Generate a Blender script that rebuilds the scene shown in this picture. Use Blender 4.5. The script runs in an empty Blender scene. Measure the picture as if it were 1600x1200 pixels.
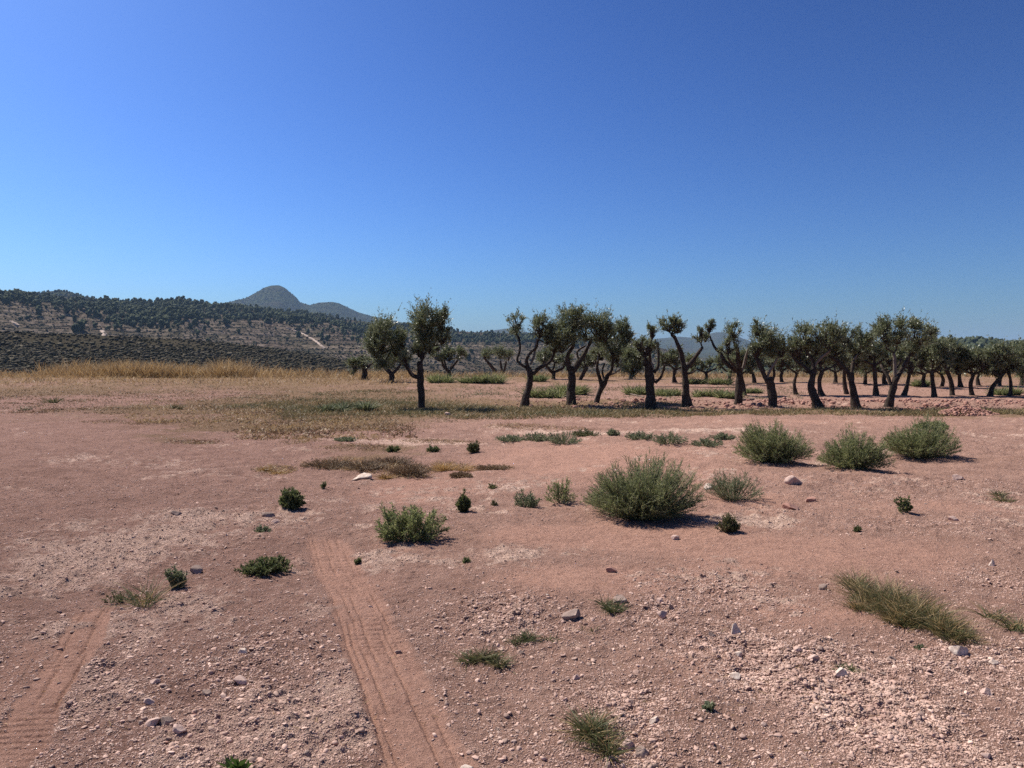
import bpy, math
import numpy as np
from math import radians as R

# ------------------------------------------------------------------ camera, world, sun, exposure
scene = bpy.context.scene
col = scene.collection
F = 1150.0                      # focal length in pixels of the 1600 px wide photograph
CAMZ = 1.6
PITCH = -math.atan(32 / F)
cam_d = bpy.data.cameras.new('camera')
cam_d.sensor_width = 36.0
cam_d.lens = 36.0 * F / 1600
cam_d.clip_start = 0.1
cam_d.clip_end = 40000
cam = bpy.data.objects.new('camera', cam_d)
cam.location = (0, 0, CAMZ)
cam.rotation_euler = (math.pi / 2 + PITCH, 0, 0)
col.objects.link(cam)
scene.camera = cam

SUN_EL, SUN_AZ = 50.0, -51.0    # azimuth from +Y towards +X (the sun is high on the left, a little beyond the picture plane)
world = bpy.data.worlds.new('World')
scene.world = world
world.use_nodes = True
wn = world.node_tree.nodes
wl = world.node_tree.links
wn.clear()
sky = wn.new('ShaderNodeTexSky')
sky.sky_type = 'NISHITA'
sky.sun_disc = False
sky.sun_elevation = R(SUN_EL)
sky.sun_rotation = R(SUN_AZ)
sky.altitude = 0
sky.air_density = 1.0
sky.dust_density = 1.0
sky.ozone_density = 6.0
bg = wn.new('ShaderNodeBackground')
bg.inputs['Strength'].default_value = 0.10
wo = wn.new('ShaderNodeOutputWorld')
dim = wn.new('ShaderNodeMix'); dim.data_type = 'RGBA'; dim.blend_type = 'MULTIPLY'
dim.inputs[0].default_value = 1.0
dim.inputs[7].default_value = (0.329, 0.363, 0.393, 1)
deep = wn.new('ShaderNodeGamma')            # the clear, deep blue of the photograph's sky
deep.inputs['Gamma'].default_value = 1.8
wl.new(sky.outputs[0], dim.inputs[6])
wl.new(dim.outputs[2], deep.inputs[0])
wl.new(deep.outputs[0], bg.inputs[0])
wl.new(bg.outputs[0], wo.inputs[0])

sun_d = bpy.data.lights.new('sun', 'SUN')
sun_d.energy = 5.0
sun_d.angle = R(0.53)
sun_d.color = (1.0, 0.92, 0.80)
sun = bpy.data.objects.new('sun', sun_d)
sun.rotation_euler = (R(90 - SUN_EL), 0, R(180 - SUN_AZ) )
col.objects.link(sun)
sun.location = (-40, 20, 60)

scene.view_settings.view_transform = 'Standard'
scene.view_settings.look = 'None'
scene.view_settings.exposure = 0.52
scene.view_settings.gamma = 1.0
scene.render.engine = 'CYCLES'
scene.cycles.max_bounces = 6
scene.cycles.diffuse_bounces = 3
scene.cycles.transmission_bounces = 3
scene.cycles.transparent_max_bounces = 6
scene.cycles.volume_bounces = 0
scene.cycles.caustics_reflective = False
scene.cycles.caustics_refractive = False
scene.cycles.use_denoising = False
scene.cycles.use_adaptive_sampling = False

# ------------------------------------------------------------------ numpy helpers
def _hash(ix, iy, seed):
    h = (ix.astype(np.int64) * 374761393 + iy.astype(np.int64) * 668265263 + seed * 974634777) & 0xFFFFFFFF
    h = ((h ^ (h >> 13)) * 1274126177) & 0xFFFFFFFF
    h = h ^ (h >> 16)
    return (h & 0xFFFFFF) / float(0xFFFFFF) * 2 - 1

def vnoise(x, y, seed=0):
    x = np.asarray(x, float); y = np.asarray(y, float)
    ix = np.floor(x); iy = np.floor(y)
    fx = x - ix; fy = y - iy
    ux = fx * fx * (3 - 2 * fx); uy = fy * fy * (3 - 2 * fy)
    a = _hash(ix, iy, seed); b = _hash(ix + 1, iy, seed)
    c = _hash(ix, iy + 1, seed); d = _hash(ix + 1, iy + 1, seed)
    return (a * (1 - ux) + b * ux) * (1 - uy) + (c * (1 - ux) + d * ux) * uy

def fbm(x, y, octaves=4, seed=0, gain=0.5):
    s = 0; a = 1; t = 0
    for o in range(octaves):
        s = s + a * vnoise(x, y, seed + o * 17)
        t += a; a *= gain
        x, y = 1.62 * x - 1.18 * y + 3.7, 1.18 * x + 1.62 * y - 1.3
    return s / t

def sst(a, b, x):
    t = np.clip((np.asarray(x, float) - a) / (b - a), 0, 1)
    return t * t * (3 - 2 * t)

def norm(v):
    return v / np.maximum(np.linalg.norm(v, axis=-1, keepdims=True), 1e-9)

SP, CP = math.sin(PITCH), math.cos(PITCH)
def ray(px, py):
    px, py = np.broadcast_arrays(np.asarray(px, float), np.asarray(py, float))
    x = (px - 800) / F
    u = -(py - 600) / F
    return np.stack([x, CP - u * SP, SP + u * CP], -1)

def at_depth(px, py, Y):
    """the point of the pixel's ray whose world y is Y"""
    d = ray(px, py)
    k = np.asarray(Y, float) / d[..., 1]
    return d * k[..., None] + np.array([0, 0, CAMZ])

def project(P):
    q = P - np.array([0, 0, CAMZ])
    fwd = q[..., 1] * CP + q[..., 2] * SP
    up = -q[..., 1] * SP + q[..., 2] * CP
    return 800 + F * q[..., 0] / fwd, 600 - F * up / fwd

# ------------------------------------------------------------------ mesh building
class MB:
    def __init__(self):
        self.v = []; self.f3 = []; self.f4 = []; self.n = 0
    def add(self, v, tris=None, quads=None):
        v = np.asarray(v, np.float32).reshape(-1, 3)
        if tris is not None and len(tris): self.f3.append(np.asarray(tris, np.int32).reshape(-1, 3) + self.n)
        if quads is not None and len(quads): self.f4.append(np.asarray(quads, np.int32).reshape(-1, 4) + self.n)
        self.v.append(v); self.n += len(v)
    def mesh(self, name, mat, smooth=False):
        me = bpy.data.meshes.new(name)
        v = np.concatenate(self.v)
        f3 = np.concatenate(self.f3) if self.f3 else np.zeros((0, 3), np.int32)
        f4 = np.concatenate(self.f4) if self.f4 else np.zeros((0, 4), np.int32)
        loops = np.concatenate([f3.ravel(), f4.ravel()]).astype(np.int32)
        starts = np.concatenate([np.arange(len(f3)) * 3, len(f3) * 3 + np.arange(len(f4)) * 4]).astype(np.int32)
        me.vertices.add(len(v)); me.vertices.foreach_set('co', v.ravel())
        me.loops.add(len(loops)); me.loops.foreach_set('vertex_index', loops)
        me.polygons.add(len(starts)); me.polygons.foreach_set('loop_start', starts)
        if smooth: me.polygons.foreach_set('use_smooth', np.ones(len(starts), bool))
        me.update(calc_edges=True)
        me.materials.append(mat)
        return me
    def build(self, name, mat, parent=None, smooth=False, loc=None):
        o = bpy.data.objects.new(name, self.mesh(name, mat, smooth))
        col.objects.link(o)
        if parent is not None: o.parent = parent
        if loc is not None: o.location = loc
        return o

def tag(o, label=None, cat=None, group=None, kind=None):
    if label: o['label'] = label
    if cat: o['category'] = cat
    if group: o['group'] = group
    if kind: o['kind'] = kind
    return o

def empty(name, loc, label, cat, group=None):
    o = bpy.data.objects.new(name, None)
    o.empty_display_size = 0.2
    o.location = loc
    col.objects.link(o)
    return tag(o, label, cat, group)

def tubes(mb, P, Rr, k=5, cap=False):
    """P (S,n,3) centre lines, Rr (S,n) radii"""
    P = np.asarray(P, float); Rr = np.asarray(Rr, float)
    S, n, _ = P.shape
    T = np.gradient(P, axis=1); T = norm(T)
    ref = np.tile(np.array([0.31, 0.87, 0.12]), (S, 1))
    t0 = norm(P[:, -1] - P[:, 0])
    bad = np.abs((t0 * norm(ref)).sum(-1)) > 0.8
    ref[bad] = [0.9, 0.1, 0.2]
    N = norm(np.cross(T, ref[:, None, :])); B = np.cross(T, N)
    a = np.arange(k) / k * 2 * np.pi
    V = P[:, :, None, :] + Rr[:, :, None, None] * (np.cos(a)[None, None, :, None] * N[:, :, None, :] + np.sin(a)[None, None, :, None] * B[:, :, None, :])
    idx = np.arange(S * n * k).reshape(S, n, k)
    nx = np.roll(idx, -1, axis=2)
    q = np.stack([idx[:, :-1], nx[:, :-1], nx[:, 1:], idx[:, 1:]], -1).reshape(-1, 4)
    V = V.reshape(-1, 3)
    if cap:
        tip = P[:, -1] + T[:, -1] * Rr[:, -1:] * 0.5
        V = np.concatenate([V, tip])
        ti = S * n * k + np.arange(S)
        tr = np.stack([idx[:, -1], nx[:, -1], np.repeat(ti[:, None], k, 1)], -1).reshape(-1, 3)
        mb.add(V, tris=tr, quads=q)
    else:
        mb.add(V, quads=q)

def leaves(mb, rng, pos, d, L, W):
    """diamond leaves folded a little along the midrib"""
    n = len(pos)
    d = norm(d)
    r = norm(rng.normal(size=(n, 3)))
    s = norm(np.cross(d, r)); u = np.cross(s, d)
    L = np.broadcast_to(L, (n,))[:, None]; W = np.broadcast_to(W, (n,))[:, None]
    mid = pos + d * L * 0.45
    V = np.stack([pos, mid + s * W * 0.5 + u * W * 0.12, pos + d * L - u * L * 0.06, mid - s * W * 0.5 + u * W * 0.12], 1)
    mb.add(V.reshape(-1, 3), quads=np.arange(n * 4).reshape(n, 4))

def blades(mb, rng, base, d, L, W, bend):
    """grass blades, three segments each, bending over by `bend`"""
    n = len(base)
    d = norm(d)
    h = d.copy(); h[:, 2] = 0; h = norm(h + rng.normal(0, 0.05, (n, 3)) * [1, 1, 0])
    s = norm(np.cross(d, norm(rng.normal(size=(n, 3)))))
    L = np.broadcast_to(L, (n,))[:, None]; W = np.broadcast_to(W, (n,))[:, None]; bend = np.broadcast_to(bend, (n,))[:, None]
    V = []
    for t, w in ((0, 1), (0.4, 0.85), (0.75, 0.5)):
        c = base + d * L * t + (h * 0.8 - np.array([0, 0, 0.5])) * L * bend * t * t
        V += [c - s * W * w * 0.5, c + s * W * w * 0.5]
    V.append(base + d * L + (h * 0.8 - np.array([0, 0, 0.5])) * L * bend)
    V = np.stack(V, 1)
    i = (np.arange(n) * 7)[:, None]
    q = np.concatenate([i + np.array([0, 1, 3, 2]), i + np.array([2, 3, 5, 4])])
    t3 = i + np.array([4, 5, 6])
    mb.add(V.reshape(-1, 3), tris=t3, quads=q)

def icosphere(sub):
    t = (1 + 5 ** .5) / 2
    v = [(-1, t, 0), (1, t, 0), (-1, -t, 0), (1, -t, 0), (0, -1, t), (0, 1, t), (0, -1, -t), (0, 1, -t), (t, 0, -1), (t, 0, 1), (-t, 0, -1), (-t, 0, 1)]
    f = [(0, 11, 5), (0, 5, 1), (0, 1, 7), (0, 7, 10), (0, 10, 11), (1, 5, 9), (5, 11, 4), (11, 10, 2), (10, 7, 6), (7, 1, 8),
         (3, 9, 4), (3, 4, 2), (3, 2, 6), (3, 6, 8), (3, 8, 9), (4, 9, 5), (2, 4, 11), (6, 2, 10), (8, 6, 7), (9, 8, 1)]
    v = [np.array(p) / np.linalg.norm(p) for p in v]
    for _ in range(sub):
        cache = {}; nf = []
        def m(a, b):
            k = (min(a, b), max(a, b))
            if k not in cache:
                p = v[a] + v[b]; v.append(p / np.linalg.norm(p)); cache[k] = len(v) - 1
            return cache[k]
        for a, b, c in f:
            x, y, z = m(a, b), m(b, c), m(c, a)
            nf += [(a, x, z), (b, y, x), (c, z, y), (x, y, z)]
        f = nf
    return np.array(v), np.array(f)
ICO = [icosphere(k) for k in range(4)]
ICO.append((np.array([(1, 0, 0), (-1, 0, 0), (0, 1, 0), (0, -1, 0), (0, 0, 1), (0, 0, -1)], float), np.array([(0, 2, 4), (2, 1, 4), (1, 3, 4), (3, 0, 4), (2, 0, 5), (1, 2, 5), (3, 1, 5), (0, 3, 5)])))

def rocks(mb, rng, pos, size, sub=1, flat=0.65, planes=7, cut=(0.42, 0.8)):
    """faceted angular stones: sphere points cut back by random planes"""
    V0, F0 = ICO[sub]
    n = len(pos)
    V = np.repeat(V0[None], n, 0) * (1 + rng.normal(0, 0.22 if sub == 4 else 0.06, (n, len(V0), 1)))
    for _ in range(planes):
        nn = norm(rng.normal(size=(n, 1, 3)))
        dd = rng.uniform(*cut, (n, 1, 1))
        ex = np.maximum((V * nn).sum(-1, keepdims=True) - dd, 0)
        V = V - ex * nn
    sc = np.stack([rng.uniform(0.75, 1.35, n), rng.uniform(0.75, 1.35, n), rng.uniform(0.75, 1.1, n) * flat], -1)
    V = V * sc[:, None, :]
    a = rng.uniform(0, 6.283, n); ca, sa = np.cos(a)[:, None], np.sin(a)[:, None]
    tl = rng.normal(0, 0.25, n)[:, None]
    x, y, z = V[..., 0], V[..., 1], V[..., 2]
    x, z = x * np.cos(tl) - z * np.sin(tl), x * np.sin(tl) + z * np.cos(tl)
    V = np.stack([x * ca - y * sa, x * sa + y * ca, z], -1)
    V = V * np.asarray(size).reshape(-1, 1, 1) * 0.5 + np.asarray(pos)[:, None, :]
    Fi = F0[None] + (np.arange(n) * len(V0))[:, None, None]
    mb.add(V.reshape(-1, 3), tris=Fi.reshape(-1, 3))

# ------------------------------------------------------------------ materials
def mat_new(name):
    m = bpy.data.materials.new(name)
    m.use_nodes = True
    nt = m.node_tree
    nt.nodes.clear()
    out = nt.nodes.new('ShaderNodeOutputMaterial')
    return m, nt, out

def N_(nt, t, **kw):
    n = nt.nodes.new(t)
    for k, v in kw.items(): setattr(n, k, v)
    return n

def ramp(nt, stops, fac=None):
    r = nt.nodes.new('ShaderNodeValToRGB')
    el = r.color_ramp.elements
    while len(el) < len(stops): el.new(0.5)
    for e, (p, c) in zip(el, stops):
        e.position = p; e.color = (*c, 1)
    if fac is not None: nt.links.new(fac, r.inputs[0])
    return r

def noise(nt, scale, detail=4, rough=0.6, vec=None):
    n = nt.nodes.new('ShaderNodeTexNoise')
    n.inputs['Scale'].default_value = scale
    n.inputs['Detail'].default_value = detail
    n.inputs['Roughness'].default_value = rough
    if vec is not None: nt.links.new(vec, n.inputs['Vector'])
    return n

def mixc(nt, fac, a, b, mode='MIX'):
    m = nt.nodes.new('ShaderNodeMix'); m.data_type = 'RGBA'; m.blend_type = mode
    for s, v in ((0, fac), (6, a), (7, b)):
        if hasattr(v, 'links') or hasattr(v, 'is_output'): nt.links.new(v, m.inputs[s])
        else: m.inputs[s].default_value = v if s == 0 else (*v, 1)
    return m.outputs[2]

def leaf_mat(name, stops, back=None, trans=0.25, rough=0.55, spec=0.25):
    m, nt, out = mat_new(name)
    g = N_(nt, 'ShaderNodeNewGeometry')
    r = ramp(nt, stops, g.outputs['Random Per Island'])
    c = r.outputs[0]
    if back: c = mixc(nt, g.outputs['Backfacing'], c, back)
    p = N_(nt, 'ShaderNodeBsdfPrincipled')
    p.inputs['Roughness'].default_value = rough
    p.inputs['Specular IOR Level'].default_value = spec
    nt.links.new(c, p.inputs['Base Color'])
    t = N_(nt, 'ShaderNodeBsdfTranslucent')
    nt.links.new(c, t.inputs['Color'])
    ms = N_(nt, 'ShaderNodeMixShader')
    ms.inputs[0].default_value = trans
    nt.links.new(p.outputs[0], ms.inputs[1]); nt.links.new(t.outputs[0], ms.inputs[2])
    nt.links.new(ms.outputs[0], out.inputs['Surface'])
    return m

def rough_mat(name, c1, c2, scale, bump_scale, bump=0.5, dist=0.02, island=0.0, rough=0.95):
    m, nt, out = mat_new(name)
    tc = N_(nt, 'ShaderNodeTexCoord')
    n1 = noise(nt, scale, 5, 0.65, tc.outputs['Object'])
    r = ramp(nt, [(0.3, c1), (0.7, c2)], n1.outputs[0])
    c = r.outputs[0]
    if island:
        g = N_(nt, 'ShaderNodeNewGeometry')
        mr = N_(nt, 'ShaderNodeMapRange')
        mr.inputs['To Min'].default_value = 1 - island; mr.inputs['To Max'].default_value = 1 + island
        nt.links.new(g.outputs['Random Per Island'], mr.inputs[0])
        c = mixc(nt, 1.0, c, mr.outputs[0], 'MULTIPLY')
    p = N_(nt, 'ShaderNodeBsdfPrincipled')
    p.inputs['Roughness'].default_value = rough
    p.inputs['Specular IOR Level'].default_value = 0.15
    nt.links.new(c, p.inputs['Base Color'])
    n2 = noise(nt, bump_scale, 5, 0.7, tc.outputs['Object'])
    b = N_(nt, 'ShaderNodeBump'); b.inputs['Strength'].default_value = bump; b.inputs['Distance'].default_value = dist
    nt.links.new(n2.outputs[0], b.inputs['Height']); nt.links.new(b.outputs[0], p.inputs['Normal'])
    nt.links.new(p.outputs[0], out.inputs['Surface'])
    return m

M = {}
M['olive_leaf'] = leaf_mat('olive_leaf', [(0, (0.062, 0.080, 0.027)), (0.5, (0.118, 0.142, 0.054)), (1, (0.23, 0.25, 0.118))], back=(0.26, 0.28, 0.175), trans=0.30, rough=0.40, spec=0.5)
M['bark'] = rough_mat('bark', (0.026, 0.019, 0.015), (0.105, 0.08, 0.064), 9, 26, 0.9, 0.05)
M['bark_pale'] = rough_mat('pale_bark', (0.13, 0.105, 0.085), (0.27, 0.225, 0.185), 12, 30, 0.6, 0.03)
M['salt_leaf'] = leaf_mat('bush_leaf', [(0, (0.13, 0.16, 0.06)), (0.6, (0.225, 0.255, 0.10)), (1, (0.46, 0.44, 0.23))], trans=0.45)
M['grey_leaf'] = leaf_mat('grey_leaf', [(0, (0.11, 0.135, 0.07)), (0.6, (0.18, 0.20, 0.11)), (1, (0.32, 0.33, 0.21))], trans=0.35)
M['dark_leaf'] = leaf_mat('dark_leaf', [(0, (0.075, 0.095, 0.036)), (0.6, (0.125, 0.148, 0.058)), (1, (0.24, 0.245, 0.11))], trans=0.4)
M['olive_weed'] = leaf_mat('weed_leaf', [(0, (0.065, 0.08, 0.028)), (0.6, (0.115, 0.125, 0.05)), (1, (0.22, 0.19, 0.09))], trans=0.25)
M['bright_leaf'] = leaf_mat('bright_leaf', [(0, (0.055, 0.095, 0.02)), (1, (0.10, 0.155, 0.035))], trans=0.35)
M['stem'] = leaf_mat('stem', [(0, (0.12, 0.14, 0.07)), (1, (0.24, 0.24, 0.14))], trans=0.0)
M['brown_stem'] = leaf_mat('brown_stem', [(0, (0.08, 0.055, 0.035)), (1, (0.18, 0.13, 0.085))], trans=0.0)
M['dry'] = leaf_mat('dry_grass', [(0, (0.25, 0.155, 0.07)), (0.5, (0.41, 0.275, 0.13)), (1, (0.56, 0.42, 0.235))], trans=0.3)
M['dry_brown'] = leaf_mat('dry_brown', [(0, (0.14, 0.083, 0.042)), (0.6, (0.24, 0.15, 0.08)), (1, (0.37, 0.255, 0.14))], trans=0.2)
M['golden'] = leaf_mat('golden_grass', [(0, (0.36, 0.22, 0.07)), (1, (0.55, 0.36, 0.15))], trans=0.3)
M['green_grass'] = leaf_mat('green_grass', [(0, (0.08, 0.10, 0.04)), (0.6, (0.13, 0.145, 0.065)), (1, (0.23, 0.20, 0.10))], trans=0.25)
M['mixed_grass'] = leaf_mat('mixed_grass', [(0, (0.12, 0.10, 0.045)), (0.55, (0.22, 0.18, 0.085)), (1, (0.40, 0.30, 0.15))], trans=0.25)
M['faded'] = leaf_mat('faded_weed', [(0, (0.14, 0.105, 0.052)), (0.5, (0.21, 0.165, 0.085)), (1, (0.33, 0.25, 0.14))], trans=0.25)
M['pine'] = leaf_mat('pine', [(0, (0.040, 0.053, 0.033)), (1, (0.080, 0.092, 0.054))], trans=0.0, rough=0.9, spec=0.05)
M['scrub'] = leaf_mat('scrub', [(0, (0.055, 0.052, 0.034)), (0.5, (0.088, 0.078, 0.053)), (1, (0.145, 0.122, 0.086))], trans=0.0, rough=0.9, spec=0.05)
M['stone'] = rough_mat('stone', (0.36, 0.235, 0.195), (0.56, 0.42, 0.36), 14, 60, 0.5, 0.01, island=0.25)
M['gravel'] = rough_mat('gravel', (0.37, 0.235, 0.19), (0.58, 0.415, 0.34), 5, 90, 0.4, 0.005, island=0.35)
M['white_stone'] = rough_mat('white_stone', (0.40, 0.28, 0.22), (0.76, 0.66, 0.57), 22, 60, 0.5, 0.01)
M['red_stone'] = rough_mat('red_stone', (0.30, 0.15, 0.115), (0.46, 0.27, 0.215), 14, 60, 0.5, 0.01)
M['grey_stone'] = rough_mat('grey_stone', (0.22, 0.155, 0.13), (0.38, 0.285, 0.24), 14, 60, 0.5, 0.01)
M['white_wall'] = rough_mat('white_wall', (0.66, 0.64, 0.60), (0.78, 0.76, 0.72), 0.8, 3, 0.1, 0.01)
M['tile_roof'] = rough_mat('tile_roof', (0.30, 0.15, 0.10), (0.42, 0.24, 0.17), 2, 8, 0.4, 0.05)
M['dark_opening'] = rough_mat('dark_opening', (0.03, 0.03, 0.03), (0.06, 0.055, 0.05), 2, 8, 0.1, 0.01)
M['hose'] = rough_mat('hose', (0.16, 0.12, 0.10), (0.26, 0.20, 0.17), 3, 8, 0.1, 0.01)
M['path'] = rough_mat('path', (0.36, 0.27, 0.22), (0.50, 0.40, 0.33), 0.2, 2, 0.3, 0.2)

# ------------------------------------------------------------------ the ground's shape
def macro(x, y):
    x = np.asarray(x, float); y = np.asarray(y, float)
    edge = 57 + 2.2 * vnoise(x / 9.0, y * 0 + 3.1, 5)
    z = 0.60 * sst(30, 52, y)
    z = z - 0.34 * np.maximum(y - edge, 0) * sst(0, 6, y - edge)
    z = np.maximum(z, -26 + 1.5 * vnoise(x / 300, y / 300, 8))
    z = z + 0.045 * vnoise(x / 3.1 + 4.2, y / 3.1, 11) * sst(1.0, 6, y) * sst(80, 40, y)
    return z

def ground_at(px, py):
    """the point of the plateau seen at a pixel of the photograph"""
    d = ray(px, py)
    s = np.geomspace(1.8, 75, 6000)
    P = d[None] * s[:, None]
    below = (P[:, 2] + CAMZ) < macro(P[:, 0], P[:, 1])
    k = int(np.argmax(below)) if below.any() else len(s) - 1
    return np.array([P[k, 0], P[k, 1], float(macro(P[k, 0], P[k, 1]))])

def patch(px, py, rx, ry, w=1.0):
    """a patch of ground given by its place and half sizes in the photograph -> (x, y, half width, half depth, weight) in metres"""
    c = ground_at(px, py)
    a = ground_at(px, py - ry)[1]; b = ground_at(px, py + ry)[1]
    return (c[0], (a + b) / 2, rx * c[1] / F, max((a - b) / 2, 0.03), w)

def patches(x, y, L, hard=1.0):
    s = np.zeros(np.shape(x))
    for cx, cy, rx, ry, w in L:
        q = ((x - cx) / rx) ** 2 + ((y - cy) / ry) ** 2
        s = s + w * np.exp(-q * hard)
    return s

def line_of(pts):
    return np.array([ground_at(*p)[:2] for p in pts])

def along(x, y, line):
    """signed distance to a polyline and the position along it (0..1)"""
    best = np.full(np.shape(x), 1e9); sd = np.zeros(np.shape(x)); tt = np.zeros(np.shape(x))
    n = len(line) - 1
    for i in range(n):
        a, b = line[i], line[i + 1]
        d = b - a; L2 = (d ** 2).sum(); L = math.sqrt(L2)
        t = ((x - a[0]) * d[0] + (y - a[1]) * d[1]) / L2
        tc = np.clip(t, 0, 1)
        ex = x - a[0] - tc * d[0]; ey = y - a[1] - tc * d[1]
        D = np.sqrt(ex * ex + ey * ey)
        s = ((x - a[0]) * d[1] - (y - a[1]) * d[0]) / L
        m = D < best
        best = np.where(m, D, best); sd = np.where(m, np.sign(s) * D, sd); tt = np.where(m, (i + tc) / n, tt)
    return sd, tt

TRACKS = [(line_of([(505, 835), (530, 890), (553, 930), (583, 1000), (618, 1080), (668, 1200), (700, 1290)]), 0.155),
          (line_of([(152, 945), (122, 1010), (88, 1065), (40, 1140), (-30, 1240)]), 0.105),
          (line_of([(62, 1000), (28, 1050), (-40, 1130)]), 0.09)]
CRUST = [patch(*p) for p in [
    (130, 985, 120, 30, .6), (60, 900, 150, 44, .6), (230, 830, 160, 34, .45), (330, 1170, 130, 40, .5), (520, 1120, 60, 70, .6), (180, 870, 120, 26, .4), (90, 720, 160, 25, .3), (420, 1130, 150, 50, .55), (560, 1060, 60, 60, .35),
    (640, 880, 130, 18, .6), (800, 868, 70, 12, .8), (900, 862, 60, 16, .4), (110, 1100, 110, 50, .35), (1200, 812, 90, 14, .7), (740, 800, 60, 14, .3),
    (620, 690, 110, 7, .8), (860, 675, 160, 4, .5), (470, 800, 40, 20, .4), (380, 690, 80, 20, .3), (1150, 790, 60, 20, .25), (720, 940, 70, 30, .3),
    (520, 1150, 70, 60, .5), (1250, 1080, 110, 50, .22), (560, 960, 30, 40, .2), (300, 960, 80, 30, .35), (1090, 672, 120, 4, .5)]]
RED = [patch(*p) for p in [
    (1250, 930, 430, 150, .45), (1250, 740, 420, 70, .4), (900, 760, 250, 60, .3),     (640, 770, 90, 25, .8), (900, 715, 170, 30, .6), (870, 840, 120, 18, .8), (1330, 865, 190, 22, .8), (900, 910, 130, 25, .7), (1250, 660, 360, 8, .5),
    (1130, 770, 60, 20, .5), (1010, 830, 90, 14, .6), (1480, 790, 120, 14, .5), (560, 940, 60, 120, .5), (1300, 960, 120, 20, .45), (1080, 1060, 120, 60, .3), (230, 960, 70, 26, .5)]]
DRYZ = [patch(*p) for p in [(560, 628, 150, 16, .9), (420, 628, 120, 14, .8), (330, 668, 70, 12, .6), (560, 662, 90, 10, .8), (760, 632, 120, 8, .7), (600, 700, 90, 8, .5), (960, 632, 200, 6, .6), (150, 640, 120, 8, .6), (60, 612, 120, 8, .8), (200, 598, 260, 12, .9), (470, 600, 160, 12, .8), (330, 640, 120, 16, .6), (460, 665, 110, 20, .5), (620, 640, 150, 14, .9), (880, 645, 220, 7, .9),
    (1250, 645, 260, 6, .7), (1530, 648, 120, 8, .6), (560, 720, 110, 18, .6), (820, 610, 200, 8, .4), (700, 580, 500, 6, .8), (1350, 590, 350, 8, .7), (240, 690, 60, 12, .3)]]
CLODS = [patch(*p) for p in [(780, 965, 110, 40, .8), (1120, 925, 120, 36, .9), (1020, 960, 60, 24, .7), (1240, 1050, 120, 60, .7), (1350, 1100, 120, 80, .8), (1560, 700, 120, 16, .5),
    (1320, 758, 150, 22, .9), (1500, 760, 120, 20, .6), (1200, 800, 100, 16, .5), (1560, 900, 60, 30, .8), (1500, 1030, 110, 40, .6), (1450, 820, 160, 18, .6), (980, 1100, 80, 60, .5), (1130, 1010, 90, 30, .6), (380, 1040, 130, 60, .45), (200, 760, 230, 60, .35), (330, 850, 160, 50, .35), (60, 1040, 100, 60, .3)]]

GROOVES = ((-0.84, -0.62, -0.40, -0.16, 0.10, 0.42, 0.66, 0.88), (-0.75, -0.45, -0.1, 0.25, 0.6), (-0.5, -0.1, 0.4))
def track_mask(x, y):
    """pressed bands of fine dust; narrow tread grooves run along them and break off here and there"""
    m = np.zeros(np.shape(x)); rib = np.zeros(np.shape(x))
    for i, (ln, hw) in enumerate(TRACKS):
        sd, t = along(x, y, ln)
        sd = sd + 0.008 * vnoise(x / 0.5, y / 0.5, 70 + i) + 0.005 * vnoise(x / 0.06, y / 0.06, 75)
        w = sst(hw * 1.30, hw * 0.92, np.abs(sd) + 0.035 * fbm(x / 0.16, y / 0.16, 3, 88 + i)) * (1.0, 0.95, 0.5)[i]
        gap = fbm(x / 0.4, y / 0.4, 4, 71 + i)
        w = w * sst(-0.50, 0.0, gap + 0.30) * sst(0.0, 0.04, t)
        m = np.maximum(m, w)
        Lm = np.linalg.norm(np.diff(ln, axis=0), axis=1).sum()
        tread = np.maximum(np.cos(2 * np.pi * (t * Lm / 0.062 + 0.5 * sd / hw)), 0) * sst(0.0, 0.5, vnoise(x / 0.35, y / 0.35, 83) + 0.25)
        rib = np.maximum(rib, 0.55 * w * tread)
        for q, g in enumerate(GROOVES[i]):
            on = sst(-0.25, 0.35, vnoise(x / 0.6 + q * 7, y / 0.6, 78 + q))
            rib = np.maximum(rib, w * on * np.exp(-((sd - g * hw) / 0.010) ** 2))
    return m, rib

def zones(x, y):
    f1 = fbm(x / 0.55, y / 0.55, 5, 21)
    f2 = fbm(x / 0.09, y / 0.09, 3, 22)
    tr, rib = track_mask(x, y)
    f3 = fbm(x / 1.7, y / 1.7, 3, 27)
    cr = sst(0.18, 0.50, 0.85 * patches(x, y, CRUST) + 0.40 * f1 + 0.42 * f2 + 0.30 * f3 + np.where(x < 0.4, 0.03 - 0.12 * sst(8, 13, y), -0.02)) * sst(45, 20, y)
    cr = cr * (1 - np.clip(tr * 1.5, 0, 1))
    rd = sst(0.2, 0.8, patches(x, y, RED) + 0.25 * f1) * (1 - cr)
    rd = np.maximum(rd, 0.9 * tr)
    dr = sst(0.25, 0.75, patches(x, y, DRYZ) + 0.35 * f1 + 0.15 * f2)
    dr = np.maximum(dr, sst(34.5, 39.5, y + 3.5 * f1 + np.where(x < -6, 1.5, -7)) * (0.70 + 0.6 * f3 + 0.3 * f1))
    dr = np.maximum(dr, 0.8 * sst(19, 24, y + 5 * fbm(x / 3.0, y / 3.0, 4, 25)) * sst(-16, -11, x + 3 * f1) * sst(1.0, -3.5, x + 3 * f1) * sst(-0.15, 0.25, fbm(x / 1.6, y / 1.6, 4, 26)))
    cl = np.clip(patches(x, y, CLODS) + 0.25 * f1, 0, 1) * (1 - tr)
    return cr, rd, dr, cl, tr, rib

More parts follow.
